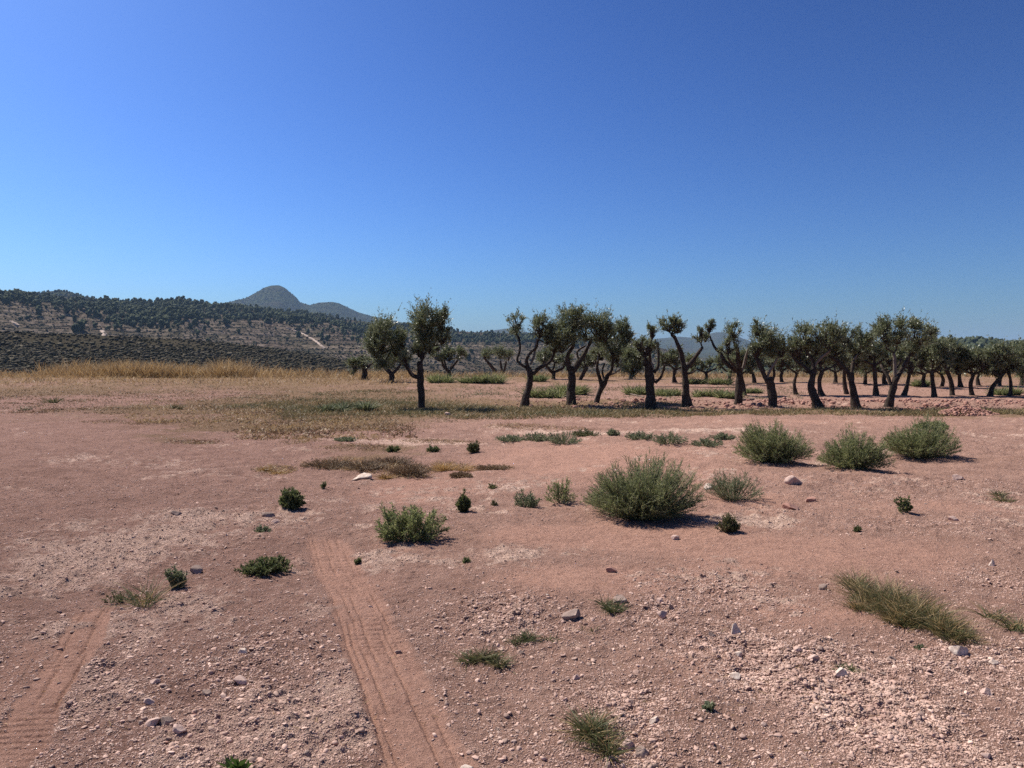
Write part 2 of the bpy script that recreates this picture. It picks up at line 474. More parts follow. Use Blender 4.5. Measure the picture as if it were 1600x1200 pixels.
def height(x, y, z=None):
    x = np.asarray(x, float); y = np.asarray(y, float)
    cr, rd, dr, cl, tr, rib = zones(x, y) if z is None else z
    h = macro(x, y)
    near = sst(60, 25, y)
    rough = (0.55 + 0.6 * cl + 0.45 * cr - 0.35 * rd) * (1 - 0.85 * tr)
    h = h + near * (0.05 * fbm(x / 1.9, y / 1.9, 3, 30) + 0.034 * sst(5, 9, y) * fbm(x / 0.42, y / 0.55, 3, 33) + 0.024 * fbm(x / 0.7, y / 0.7, 3, 31))
    h = h + near * rough * 0.034 * fbm(x / 0.17, y / 0.17, 4, 41, 0.6)
    lum = np.maximum(vnoise(x / 0.055, y / 0.055, 51) - 0.25, 0) + 0.5 * np.maximum(vnoise(x / 0.026, y / 0.026, 52) - 0.2, 0)
    h = h + near * np.clip(rough, 0, 2) * 0.022 * lum
    h = h - 0.009 * tr - 0.014 * rib
    # clods thrown up along the ploughed edge of the tree row
    row = sst(26.4, 27.6, y) * sst(31.5, 29.5, y) * sst(0.5, 4, x)
    h = h + row * (0.07 + 0.10 * np.maximum(fbm(x / 0.6, y / 0.6, 4, 61, 0.65), -0.2))
    return h

# ------------------------------------------------------------------ setting: the ground sheet
def build_ground():
    near = 1 / np.linspace(1 / 2.3, 1 / 62.0, 760)
    back = -np.geomspace(12, 0.3, 14)
    fr = np.linspace(0.0, 2.3, 60)[:-1]
    far = np.geomspace(63, 16000, 60)
    ys = np.concatenate([back, fr, near, far])
    us = np.linspace(-1.15, 1.15, 1250)
    us = np.concatenate([-np.geomspace(6, 1.17, 14), us, np.geomspace(1.17, 6, 14)])
    w = np.sqrt(ys ** 2 + 1.2 ** 2)
    X = us[None, :] * w[:, None]; Y = np.repeat(ys[:, None], len(us), 1)
    z = zones(X, Y)
    Z = height(X, Y, z)
    mb = MB()
    n, k = X.shape
    idx = np.arange(n * k).reshape(n, k)
    mb.add(np.stack([X, Y, Z], -1).reshape(-1, 3), quads=np.stack([idx[:-1, :-1], idx[:-1, 1:], idx[1:, 1:], idx[1:, :-1]], -1).reshape(-1, 4))
    m, nt, out = mat_new('dry_earth')
    def attr(nm):
        a = N_(nt, 'ShaderNodeAttribute'); a.attribute_name = nm; return a.outputs['Fac']
    geo = N_(nt, 'ShaderNodeNewGeometry')
    P = geo.outputs['Position']
    nA = noise(nt, 2.2, 6, 0.65, P); nB = noise(nt, 22, 6, 0.7, P); nC = noise(nt, 110, 4, 0.7, P)
    base = ramp(nt, [(0.30, (0.290, 0.172, 0.132)), (0.70, (0.400, 0.248, 0.194))], nA.outputs[0]).outputs[0]
    red = ramp(nt, [(0.3, (0.385, 0.218, 0.163)), (0.7, (0.49, 0.295, 0.225))], nB.outputs[0]).outputs[0]
    crust = ramp(nt, [(0.32, (0.43, 0.280, 0.215)), (0.58, (0.66, 0.475, 0.38))], nB.outputs[0]).outputs[0]
    dry = ramp(nt, [(0.3, (0.165, 0.105, 0.063)), (0.7, (0.30, 0.20, 0.125))], nB.outputs[0]).outputs[0]
    nD = noise(nt, 7.0, 5, 0.62, P)
    mott = ramp(nt, [(0.30, (0.80, 0.77, 0.77)), (0.5, (1, 1, 1)), (0.72, (1.13, 1.10, 1.08))], nD.outputs[0]).outputs[0]
    c = mixc(nt, attr('red'), base, red)
    c = mixc(nt, attr('crust'), c, crust)
    c = mixc(nt, attr('dry'), c, dry)
    grain = ramp(nt, [(0.28, (0.66, 0.64, 0.63)), (0.5, (1, 1, 1)), (0.75, (1.22, 1.22, 1.22))], nC.outputs[0]).outputs[0]
    c = mixc(nt, attr('mauve'), c, (0.79, 0.77, 0.79), 'MULTIPLY')
    c = mixc(nt, 0.9, c, mott, 'MULTIPLY')
    c = mixc(nt, 0.85, c, grain, 'MULTIPLY')
    vo = N_(nt, 'ShaderNodeTexVoronoi'); vo.inputs['Scale'].default_value = 55; nt.links.new(P, vo.inputs['Vector'])
    p = N_(nt, 'ShaderNodeBsdfPrincipled'); p.inputs['Roughness'].default_value = 1.0; p.inputs['Specular IOR Level'].default_value = 0.05
    nt.links.new(c, p.inputs['Base Color'])
    b1 = N_(nt, 'ShaderNodeBump'); b1.inputs['Strength'].default_value = 1.0; b1.inputs['Distance'].default_value = 0.012
    nt.links.new(nC.outputs[0], b1.inputs['Height'])
    b2 = N_(nt, 'ShaderNodeBump'); b2.inputs['Strength'].default_value = 1.0; b2.inputs['Distance'].default_value = 0.04
    nt.links.new(nB.outputs[0], b2.inputs['Height']); nt.links.new(b1.outputs[0], b2.inputs['Normal'])
    nt.links.new(b2.outputs[0], p.inputs['Normal'])
    nt.links.new(p.outputs[0], out.inputs['Surface'])
    o = mb.build('ground', m, smooth=True)
    ma = sst(0.18, -0.50, X / np.maximum(Y, 1.5) + 0.16 * fbm(X / 1.4, Y / 1.4, 4, 28)) * (1 - 0.5 * z[4]) * sst(50, 30, Y)     # darker, mauve-brown soil on the left
    for nm, v in zip(('crust', 'red', 'dry', 'mauve'), (*z[:3], ma)):
        a = o.data.attributes.new(nm, 'FLOAT', 'POINT')
        a.data.foreach_set('value', np.clip(v, 0, 1).astype(np.float32).ravel())
    return tag(o, 'dusty reddish earth of the field with tyre tracks', kind='structure')
build_ground()

# ------------------------------------------------------------------ setting: hills
def interp(pts, px):
    a = np.array(pts, float)
    return np.interp(px, a[:, 0], a[:, 1])

class Hill:
    def __init__(s, prof, r0, rc, zb, power, amp, scale, seed, terr=0.0, px=(-260, 1860), behind=0.35):
        s.prof, s.r0, s.rc, s.zb, s.p, s.amp, s.sc, s.seed, s.terr, s.px, s.beh = prof, r0, rc, zb, power, amp, scale, seed, terr, px, behind
    def pt(s, px, t):
        px = np.asarray(px, float); t = np.asarray(t, float)
        rc = s.rc(px) if callable(s.rc) else s.rc
        r = s.r0 + (rc - s.r0) * t
        d = ray(px, 568.0); h = norm(d * [1, 1, 0])
        elev = (568 - interp(s.prof, px)) / F
        crest = CAMZ + elev * rc / h[..., 1] * h[..., 1] / np.maximum(h[..., 1], .3) * 1.0
        crest = CAMZ + elev * (rc * h[..., 1])
        tt = np.clip(t, 0, 1)
        sh = tt ** s.p
        z = s.zb + (crest - s.zb) * sh
        x = h[..., 0] * r; y = h[..., 1] * r
        env = np.sin(np.clip(t, 0, 1) * np.pi) ** 0.7
        z = z + s.amp * env * fbm(x / s.sc, y / s.sc, 5, s.seed)
        if s.terr:
            st = s.terr
            q = z / st + 0.35 * fbm(x / 160, y / 160, 3, s.seed + 5)
            fr = q - np.floor(q)
            z = z + st * (np.clip((fr - 0.55) / 0.45, 0, 1) - fr) * 0.8 * env
        z = z - np.maximum(t - 1, 0) ** 1.4 * (crest - s.zb) * 2.2
        return np.stack([x, y, z], -1)
    def build(s, name, mat, nc=700, nr=140, label=None):
        px = np.linspace(*s.px, nc); t = np.concatenate([np.linspace(0, 1, nr), np.linspace(1, 1 + s.beh, 14)[1:]])
        PX, T = np.meshgrid(px, t)
        V = s.pt(PX, T)
        n, k = PX.shape
        idx = np.arange(n * k).reshape(n, k)
        mb = MB(); mb.add(V.reshape(-1, 3), quads=np.stack([idx[:-1, :-1], idx[:-1, 1:], idx[1:, 1:], idx[1:, :-1]], -1).reshape(-1, 4))
        return tag(mb.build(name, mat, smooth=True), label, kind='structure')
    def at(s, px, py):
        t = np.linspace(0.0, 1, 1500)
        _, q = project(s.pt(np.full_like(t, px), t))
        m = np.minimum.accumulate(q)
        k = int(np.argmin(np.abs(m - py)))
        return s.pt(np.array(px, float), np.array(t[k])), t[k]

A_PROF = [(-300, 452), (-150, 455), (0, 458), (40, 461), (60, 465), (120, 469), (160, 469), (200, 472), (230, 474), (260, 470), (285, 467), (300, 471), (320, 477), (345, 479), (380, 480), (420, 484), (460, 490),
          (500, 494), (550, 500), (600, 507), (700, 518), (760, 520), (800, 522), (900, 528), (1000, 534), (1060, 552), (1100, 572), (1300, 590), (1900, 600)]
C_PROF = [(-300, 520), (150, 510), (250, 490), (330, 478), (360, 472), (385, 466), (400, 458), (415, 449.5), (425, 446.5), (437, 446), (446, 450), (455, 458), (463, 464), (470, 473), (485, 477), (500, 473), (520, 472), (530, 474),
          (545, 481), (560, 488), (580, 494), (620, 502), (700, 520), (800, 540), (1900, 570)]
B_PROF = [(-300, 462), (0, 466), (40, 462), (75, 456), (95, 454), (112, 456), (125, 462), (160, 468), (200, 476), (260, 490), (400, 540), (1900, 580)]
D_PROF = [(-300, 575), (500, 560), (640, 530), (700, 525), (760, 518), (790, 513.5), (830, 520), (900, 528), (980, 533), (1020, 530), (1060, 526), (1085, 528), (1100, 523), (1120, 519), (1140, 520), (1165, 531), (1190, 538),
          (1250, 543), (1400, 546), (1900, 548)]
E_PROF = [(-300, 590), (1000, 585), (1120, 568), (1250, 552), (1350, 542), (1440, 536), (1500, 533), (1530, 532), (1570, 536), (1600, 538), (1700, 534), (1900, 520)]
S_PROF = [(-300, 506), (-100, 512), (0, 519), (100, 522), (200, 526), (300, 531), (400, 541), (480, 553), (560, 566), (640, 576), (800, 592), (1900, 600)]

def hill_mat(name, soil1, soil2, scrub1, scrub2, s1, s2, thr=(0.45, 0.6), lines=0.0):
    m, nt, out = mat_new(name)
    g = N_(nt, 'ShaderNodeNewGeometry')
    n1 = noise(nt, s1, 6, 0.62, g.outputs['Position']); n2 = noise(nt, s2, 5, 0.7, g.outputs['Position'])
    a = ramp(nt, [(0.3, soil1), (0.7, soil2)], n2.outputs[0]).outputs[0]
    b = ramp(nt, [(0.3, scrub1), (0.7, scrub2)], n2.outputs[0]).outputs[0]
    f = ramp(nt, [(thr[0], (0, 0, 0)), (thr[1], (1, 1, 1))], n1.outputs[0]).outputs[0]
    c = mixc(nt, f, a, b)
    if lines:
        sx = N_(nt, 'ShaderNodeSeparateXYZ'); nt.links.new(g.outputs['Normal'], sx.inputs[0])
        st = ramp(nt, [(0.90, (1, 1, 1)), (0.985, (0, 0, 0))], sx.outputs['Z']).outputs[0]
        bk = ramp(nt, [(0.42, (0, 0, 0)), (0.56, (1, 1, 1))], n2.outputs[0]).outputs[0]
        st = mixc(nt, 1.0, st, bk, 'MULTIPLY')
        sv = N_(nt, 'ShaderNodeMath', operation='MULTIPLY'); sv.inputs[1].default_value = lines
        nt.links.new(st, sv.inputs[0])
        c = mixc(nt, sv.outputs[0], c, (0.30, 0.235, 0.18))
    p = N_(nt, 'ShaderNodeBsdfPrincipled'); p.inputs['Roughness'].default_value = 1; p.inputs['Specular IOR Level'].default_value = 0.0
    nt.links.new(c, p.inputs['Base Color'])
    b_ = N_(nt, 'ShaderNodeBump'); b_.inputs['Strength'].default_value = 0.8; b_.inputs['Distance'].default_value = 2.0
    nt.links.new(n2.outputs[0], b_.inputs['Height']); nt.links.new(b_.outputs[0], p.inputs['Normal'])
    nt.links.new(p.outputs[0], out.inputs['Surface'])
    return m

SOIL = ((0.060, 0.047, 0.037), (0.108, 0.083, 0.066)); SCR = ((0.046, 0.042, 0.029), (0.078, 0.067, 0.048))
FOR = ((0.028, 0.036, 0.022), (0.055, 0.062, 0.036))
hill_a = Hill(A_PROF, 340, lambda px: np.interp(px, [-300, 0, 400, 1000, 1900], [1250, 1250, 1500, 1300, 900]), -24, 1.05, 16, 150, 3, terr=5.5)
hill_b = Hill(B_PROF, 1500, 2300, -10, 1.2, 12, 300, 4)
hill_c = Hill(C_PROF, 2600, 4300, -10, 1.3, 60, 420, 5)
hill_d = Hill(D_PROF, 3200, 5600, -20, 1.2, 60, 500, 6)
hill_e = Hill(E_PROF, 420, 900, -24, 1.0, 8, 150, 7)
hill_s = Hill(S_PROF, 150, 330, -26, 0.8, 2.5, 40, 8)
hill_a.build('terraced_hillside', hill_mat('terraced_hill', *SOIL, *SCR, 0.018, 0.16, (0.40, 0.56), 0.75), 900, 420, 'brown terraced hillside dotted with scrub and pines')
hill_b.build('rear_ridge', hill_mat('rear_ridge', *SCR, *FOR, 0.01, 0.08), 500, 80, 'wooded rounded ridge behind the terraced hillside')
hill_c.build('mountain', hill_mat('mountain', (0.035, 0.035, 0.026), (0.06, 0.055, 0.042), *FOR, 0.006, 0.03, (0.36, 0.55)), 900, 160, 'blue hazy mountain with rounded twin summits')
hill_d.build('far_mountains', hill_mat('far_mountains', (0.035, 0.035, 0.026), (0.06, 0.055, 0.042), *FOR, 0.004, 0.03, (0.36, 0.55)), 900, 120, 'blue far mountains seen between the olive trees')
hill_e.build('wooded_hill', hill_mat('wooded_hill', *SCR, *FOR, 0.02, 0.1), 500, 100, 'dark wooded hill behind the olive grove')
hill_s.build('scrub_hill', hill_mat('scrub_hill', *SCR, (0.050, 0.044, 0.032), (0.090, 0.076, 0.056), 0.04, 0.3), 600, 120, 'dark scrub covered slope below the terraced hillside')

def blobs(mb, rng, pos, sx, sz, sub=1, rough=0.28):
    V0, F0 = ICO[sub]
    n = len(pos)
    V = np.repeat(V0[None], n, 0) * (1 + rng.normal(0, rough, (n, len(V0), 1)))
    V = V * np.stack([sx, sx, sz], -1)[:, None, :] + pos[:, None, :]
    mb.add(V.reshape(-1, 3), tris=(F0[None] + (np.arange(n) * len(V0))[:, None, None]).reshape(-1, 3))

def scatter_hill(h, rng, n, dens, pxr):
    px = rng.uniform(*pxr, n); t = rng.uniform(0.03, 1.0, n) 
    P = h.pt(px, t); q = project(P)
    k = rng.random(n) < dens(q[0], q[1], P, t)
    return P[k], t[k]

def woods():
    rng = np.random.default_rng(4)
    ZP = [(270, 488, 95, 18, 1.3), (40, 465, 90, 8, 1.0), (200, 475, 60, 8, .7), (470, 498, 90, 8, 1.2), (600, 515, 80, 7, 1.0), (330, 482, 70, 9, .8), (850, 529, 200, 6, 1.2), (120, 480, 90, 7, .3), (225, 503, 40, 8, .7)]
    def dp(px, py, P, t):
        s = np.zeros_like(px)
        for cx, cy, rx, ry, w in ZP: s += w * np.exp(-((px - cx) / rx) ** 2 - ((py - cy) / ry) ** 2)
        return np.clip(s * (0.75 + 0.9 * fbm(P[:, 0] / 90, P[:, 1] / 90, 4, 91)) + 0.006, 0, 1)
    P, t = scatter_hill(hill_a, rng, 36000, dp, (-260, 1150))
    k = np.clip(np.exp(rng.normal(-0.12, 0.34, len(P))), 0.4, 1.7)
    mb = MB()
    blobs(mb, rng, P + np.stack([0 * k, 0 * k, 2.6 * k], -1), 1.8 * k, 2.5 * k)
    blobs(mb, rng, P + np.stack([rng.normal(0, 1.2, len(P)), rng.normal(0, 1.2, len(P)), 4.2 * k], -1), 1.25 * k, 1.5 * k)
    tag(mb.build('pine_wood', M['pine']), 'dark pine wood along the crest of the terraced hillside', 'wood', kind='stuff')
    # scrub over the terraces, in broken lines that follow the contours
    def ds(px, py, P, t):
        band = 0.5 + 0.5 * np.sin(P[:, 2] / 5.5 * 6.283 + 3 * fbm(P[:, 0] / 120, P[:, 1] / 120, 2, 95))
        return np.clip(0.36 + 0.7 * fbm(P[:, 0] / 60, P[:, 1] / 60, 4, 92) + 0.35 * band - 0.1 + 0.4 * sst(508, 530, py), 0.05, 1)
    P, t = scatter_hill(hill_a, rng, 52000, ds, (-260, 1150))
    k = rng.uniform(0.5, 1.5, len(P)) * rng.uniform(0.6, 1.2, len(P))
    mb = MB(); blobs(mb, rng, P + np.stack([0 * k, 0 * k, 0.5 * k], -1), 0.85 * k, 0.6 * k, 0, 0.22)
    tag(mb.build('hill_scrub', M['scrub']), 'low dry scrub scattered over the terraces', 'scrub', kind='stuff')
    P, t = scatter_hill(hill_s, rng, 80000, lambda px, py, P, t: np.clip(0.5 + 0.9 * fbm(P[:, 0] / 22, P[:, 1] / 22, 4, 93), 0.15, 1) * (0.55 + 0.45 * sst(1.0, 0.72, t)), (-260, 760))
    k = np.clip(np.exp(rng.normal(-0.2, 0.4, len(P))), 0.3, 1.9)
    mb = MB(); blobs(mb, rng, P + np.stack([0 * k, 0 * k, 0.25 * k], -1), 0.50 * k, 0.27 * k, 0, 0.25)
    tag(mb.build('slope_scrub', M['scrub']), 'dense dark bushes covering the near slope', 'scrub', kind='stuff')
    P, t = scatter_hill(hill_e, rng, 9000, lambda px, py, P, t: np.clip(0.6 + 0.6 * fbm(P[:, 0] / 60, P[:, 1] / 60, 3, 94), 0, 1), (1000, 1860))
    k = rng.uniform(0.6, 1.3, len(P))
    mb = MB(); blobs(mb, rng, P + np.stack([0 * k, 0 * k, 2.0 * k], -1), 2.2 * k, 2.3 * k)
    tag(mb.build('hill_wood', M['pine']), 'dark wood covering the hill behind the grove', 'wood', kind='stuff')
    # mountain forest: keeps the far silhouettes from being clean curves
    mb = MB()
    P, t = scatter_hill(hill_c, rng, 9000, lambda px, py, P, t: np.clip(0.15 + 0.85 * t + 0.5 * fbm(P[:, 0] / 200, P[:, 1] / 200, 3, 96), 0, 1) * (py < 505) * (py > 450), (250, 700))
    k = rng.uniform(0.6, 1.3, len(P)); blobs(mb, rng, P + np.stack([0 * k, 0 * k, 1.5 * k], -1), 3.2 * k, 3.2 * k, 0, 0.2)
    P, t = scatter_hill(hill_b, rng, 6000, lambda px, py, P, t: np.clip(0.3 + 0.7 * t, 0, 1), (-260, 260))
    k = rng.uniform(0.6, 1.3, len(P)); blobs(mb, rng, P + np.stack([0 * k, 0 * k, 2.5 * k], -1), 3.2 * k, 3.4 * k, 0, 0.2)
    tag(mb.build('mountain_forest', M['pine']), 'hazy forest cover on the mountain and rear ridge', 'forest', kind='stuff')
woods()

# single pines that stand out on the skyline of the hillside
def pine_meshes():
    rng = np.random.default_rng(12)
    T = MB(); z = np.linspace(0, 4.5, 5)
    tubes(T, np.stack([0.15 * np.sin(z), 0 * z, z], -1)[None], np.linspace(0.22, 0.08, 5)[None], 6)
    C = MB()
    p = norm(rng.normal(size=(16, 3))) * rng.uniform(0.5, 1.7, (16, 1)) * [1, 1, 0.9] + [0.1, 0, 4.6]
    blobs(C, rng, p, rng.uniform(0.7, 1.2, 16), rng.uniform(0.6, 1.0, 16), 1, 0.22)
    return T.mesh('trunk', M['bark']), C.mesh('crown', M['pine'])
pt_, pc_ = pine_meshes()
for px, py, s, lab in [(287, 463, 1.5, 'tall round pine at the highest point of the pine wood crest'), (297, 467, 1.0, 'pine just downhill of the tallest crest pine'), (232, 470, 1.0, 'lone round pine on the skyline dip before the wood crest'),
                       (218, 471, 0.85, 'small pine beside the lone round skyline pine'), (193, 471, 0.9, 'first of the spaced skyline pines after the rounded ridge'), (164, 469, 1.1, 'pine where the rounded ridge meets the hillside crest'),
                       (326, 476, 0.9, 'dark pine at the foot of the wood crest towards the mountain'), (98, 498, 1.3, 'dark pine among open terraces below the ridge'), (61, 497, 1.0, 'single dark tree on the bare upper terraces'),
                       (132, 507, 1.3, 'broad dark tree casting shade on the middle terraces')]:
    P, t = hill_a.at(px, py + 5 * s)
    r = empty('pine_tree', tuple(P), lab, 'pine tree', 'single pines on the hillside')
    r.scale = (s,) * 3
    for nm, me in (('trunk', pt_), ('crown', pc_)):
        o = bpy.data.objects.new(nm, me); col.objects.link(o); o.parent = r

# pale dirt paths climbing the hillside
def hill_path(pts, w, label):
    q = []
    for (a, b), (c, d) in zip(pts[:-1], pts[1:]):
        for f in np.linspace(0, 1, 9)[:-1]: q.append((a + (c - a) * f, b + (d - b) * f))
    q.append(pts[-1])
    P = np.array([hill_a.at(*p)[0] for p in q])
    P[:, 2] += 0.7
    T = norm(np.gradient(P, axis=0)); S = norm(np.cross(T, [0, 0, 1.0]))
    mb = MB(); V = np.stack([P - S * w, P + S * w, P + S * w - [0, 0, 2], P - S * w - [0, 0, 2]], 1)
    i = (np.arange(len(P) - 1) * 4)[:, None]
    mb.add(V.reshape(-1, 3), quads=np.concatenate([i + [0, 1, 5, 4], i + [1, 2, 6, 5], i + [3, 0, 4, 7]]))
    tag(mb.build('dirt_path', M['path']), label, kind='structure')
hill_path([(447, 512), (470, 520), (489, 530), (500, 538), (508, 545)], 1.3, 'pale dirt path down the terraces')
hill_path([(18, 502), (24, 505), (30, 509)], 1.8, 'pale dirt track on the upper terraces')
hill_path([(160, 517), (164, 522), (162, 527)], 1.8, 'pale gully track above the scrub slope')
hill_path([(335, 482), (339, 488), (338, 492)], 1.4, 'pale gap in the pines below the crest')

def box(mb, x0, x1, y0, y1, z0, z1):
    v = [(x, y, z) for z in (z0, z1) for y in (y0, y1) for x in (x0, x1)]
    mb.add(v, quads=[(0, 2, 3, 1), (4, 5, 7, 6), (0, 1, 5, 4), (1, 3, 7, 5), (3, 2, 6, 7), (2, 0, 4, 6)])

def farm(px, py, w, d, h, label, roof='tile_roof', rot=0.2):
    P, t = hill_a.at(px, py)
    r = empty('farm_building', tuple(P), label, 'building', 'farm buildings at the foot of the hillside')
    r.rotation_euler = (0, 0, rot)
    m = MB(); box(m, -w / 2, w / 2, -d / 2, d / 2, -1.5, h)
    m.add([(-w / 2, -d / 2, h), (-w / 2, d / 2, h), (-w / 2, 0, h + d * .22), (w / 2, -d / 2, h), (w / 2, d / 2, h), (w / 2, 0, h + d * .22)], tris=[(0, 1, 2), (3, 5, 4)])
    m.build('wall', M['white_wall'], r)
    m = MB(); e = 0.3; k = .22 * d / (d / 2)
    for s in (-1, 1):
        a = np.array([(-w / 2 - e, s * (d / 2 + e), h - e * k + .03), (w / 2 + e, s * (d / 2 + e), h - e * k + .03), (w / 2 + e, 0, h + .22 * d + .03), (-w / 2 - e, 0, h + .22 * d + .03)])
        m.add(np.concatenate([a, a + [0, 0, .12]]), quads=[(0, 1, 2, 3), (7, 6, 5, 4), (0, 4, 5, 1), (1, 5, 6, 2), (3, 7, 4, 0)])
    m.build('roof', M[roof], r)
    m = MB(); box(m, -0.45, 0.45, -d / 2 - .03, -d / 2 + .05, 0, 2.0); m.build('door', M['dark_opening'], r)
    for x in (-w * .3, w * .3):
        m = MB(); box(m, x - .4, x + .4, -d / 2 - .03, -d / 2 + .05, 1.0, 1.9); m.build('window', M['dark_opening'], r)
farm(480, 567, 3.2, 3, 2.6, 'tiny white hut on the terraces above the dry grass')
farm(503, 573, 7.5, 4, 2.3, 'long low white shed just above the dry grass', roof='white_wall', rot=0.0)
farm(590, 574, 9, 6, 2.6, 'pale shed behind the forked olive trees', roof='white_wall', rot=-0.2)
farm(700, 562, 7, 5, 2.8, 'small white house on the hillside behind the lone olive tree', rot=0.3)

# ------------------------------------------------------------------ olive trees
def limb_points(pts, Y, rng, spread, d0=0.0):
    """pixels + widths -> smooth 3-D centre line; limbs lean towards or away from the viewer by up to `spread`"""
    a = np.array(pts, float)
    n = len(a); t = np.arange(n); tt = np.linspace(0, n - 1, max(6, (n - 1) * 5 + 1))
    def cr(c):
        out = np.empty(len(tt))
        for j, u in enumerate(tt):
            i = min(int(u), n - 2); f = u - i
            p0, p1, p2, p3 = c[max(i - 1, 0)], c[i], c[i + 1], c[min(i + 2, n - 1)]
            out[j] = 0.5 * (2 * p1 + (p2 - p0) * f + (2 * p0 - 5 * p1 + 4 * p2 - p3) * f * f + (3 * p1 - p0 - 3 * p2 + p3) * f ** 3)
        return out
    x, y, w = cr(a[:, 0]), cr(a[:, 1]), np.maximum(cr(a[:, 2]), 0.6)
    dep = d0 + spread * (np.linspace(0, 1, len(tt)) ** 1.2)
    P = at_depth(x, y, Y + dep)
    return P, w * Y / F * 0.5, dep[-1]

def crown_leaves(mb, rng, c, rx, ry, rz, L, W, dens):
    """shoots fanning out of a couple of dozen small clumps, so that the crown has gaps, dark hollows and a ragged rim"""
    ns = max(14, int(math.pi * rx * rz * dens))
    sc = np.array([rx, ry, rz]); rm = (rx + rz) / 2
    nc = int(np.clip(ns / 12, 5, 26))
    u = norm(rng.normal(size=(nc, 3)) + [0, 0, 0.15])
    cc = u * rng.uniform(0.25, 0.80, (nc, 1))
    ci = rng.integers(0, nc, ns)
    start = (cc[ci] + rng.normal(0, 0.09, (ns, 3))) * sc
    d = norm(norm(start) * 0.75 + rng.normal(0, 0.55, (ns, 3)) + [0, 0, 0.55])
    ln = rm * rng.uniform(0.24, 0.64, ns)
    spike = (rng.random(ns) < 0.20) & (d[:, 2] > 0.05)
    ln = np.where(spike, ln * rng.uniform(1.25, 2.0, ns), ln)
    d = np.where(spike[:, None], norm(d + [0, 0, 0.7]), d)
    tip = start + d * ln[:, None]
    m = 13
    f = np.sort(rng.uniform(0.0, 1.0, (ns, m)), 1)[..., None]
    P = start[:, None] + (tip - start)[:, None] * f + c + rng.normal(0, 0.016, (ns, m, 3))
    dd = d[:, None] * 0.9 + rng.normal(0, 0.5, (ns, m, 3)) + [0, 0, 0.15]
    leaves(mb, rng, P.reshape(-1, 3), dd.reshape(-1, 3), (L * rng.uniform(0.7, 1.3, ns * m)), (W * rng.uniform(0.8, 1.2, ns * m)))
    return start + c, tip + c

def olive(base, limbs, crowns, label, group, seed, dens=420, leaf=(0.075, 0.022), cat='olive tree'):
    rng = np.random.default_rng(seed)
    B = ground_at(*base); B[2] = float(height(B[0:1], B[1:2])[0])
    Y = B[1]
    root = empty('olive_tree', tuple(B), label, cat, group)
    k = Y / F
    mb = MB(); pales = []
    trunk = limbs[0]
    # trunk with a flared, lumpy foot
    P, r, _ = limb_points(trunk, Y, rng, 0.0)
    P[0, 2] = B[2] - 0.08
    def gnarly(P, r, sides, lump, out):
        n = len(P)
        m_ = MB(); tubes(m_, P[None], r[None], sides, cap=True)
        V = m_.v[0].astype(float); f3 = m_.f3[0]; f4 = m_.f4[0]
        i = np.repeat(np.arange(n), sides); j = np.tile(np.arange(sides), n)
        s = 1 + lump * vnoise(i * 0.55 + seed * 1.7, j * 1.1 + seed * 0.9, seed) + lump * 0.6 * vnoise(i * 0.21 + seed, j * 0.9, seed + 3)
        V[:n * sides] = P[i] + (V[:n * sides] - P[i]) * s[:, None]
        out.add(V, tris=f3, quads=f4)
    h = (P[:, 2] - P[0, 2]); hh = max(h.max(), 0.1)
    r = r * 0.88 * (1 + 0.32 * np.exp(-h / (0.14 * hh)))
    gnarly(P, r, 12, 0.28, mb)
    tops = []
    for i, lb in enumerate(limbs[1:]):
        is_pale = False
        if lb and lb[0] == 'pale': is_pale = True; lb = lb[1:]
        sp = rng.uniform(-0.55, 0.55)
        p, rr, dep = limb_points(lb, Y, rng, sp)
        if is_pale: pales.append(MB())
        gnarly(p, rr, 8, 0.2, pales[-1] if is_pale else mb)
        tops.append((lb[-1][0], lb[-1][1], dep))
    tops.append((trunk[-1][0], trunk[-1][1], 0.0))
    foliage = MB()
    for c in crowns:
        cx, cy, rx, ry = c[:4]
        if tops:
            dd = [abs(t[0] - cx) + abs(t[1] - cy) for t in tops]; dep = tops[int(np.argmin(dd))][2]
        else: dep = 0.0
        C = at_depth(np.array(float(cx)), np.array(float(cy)), Y + dep)
        a, b = 1.1 * rx * k, 1.1 * ry * k
        st, tp = crown_leaves(foliage, rng, C, a, (a + b) * 0.5, b, leaf[0], leaf[1], dens)
        q = rng.choice(len(st), min(len(st), 26), replace=False)
        low = C - np.array([0, 0, b * 0.75])
        # twigs from the crown's foot into the leaves
        mid = (low + st[q]) / 2 + rng.normal(0, 0.04, (len(q), 3))
        tw = np.stack([np.repeat(low[None], len(q), 0), mid, st[q], (st[q] + tp[q]) / 2], 1)
        tubes(mb, tw, np.tile(np.array([0.020, 0.014, 0.010, 0.005]), (len(q), 1)), 4)
        if tops:
            t = tops[int(np.argmin(dd))]
            if min(dd) > 45: continue
            e = at_depth(np.array(float(t[0])), np.array(float(t[1])), Y + t[2])
            tubes(mb, np.stack([e, (e + low) / 2 + rng.normal(0, .02, 3), low, (low + C) / 2], 0)[None], np.array([[0.03, 0.028, 0.022, 0.01]]), 6)
    inv = -np.array(B)
    mb.build('trunk', M['bark'], root, True, inv)
    for pl in pales: pl.build('pruned_limb', M['bark_pale'], root, True, inv)
    foliage.build('crown', M['olive_leaf'], root, False, inv)
    return root

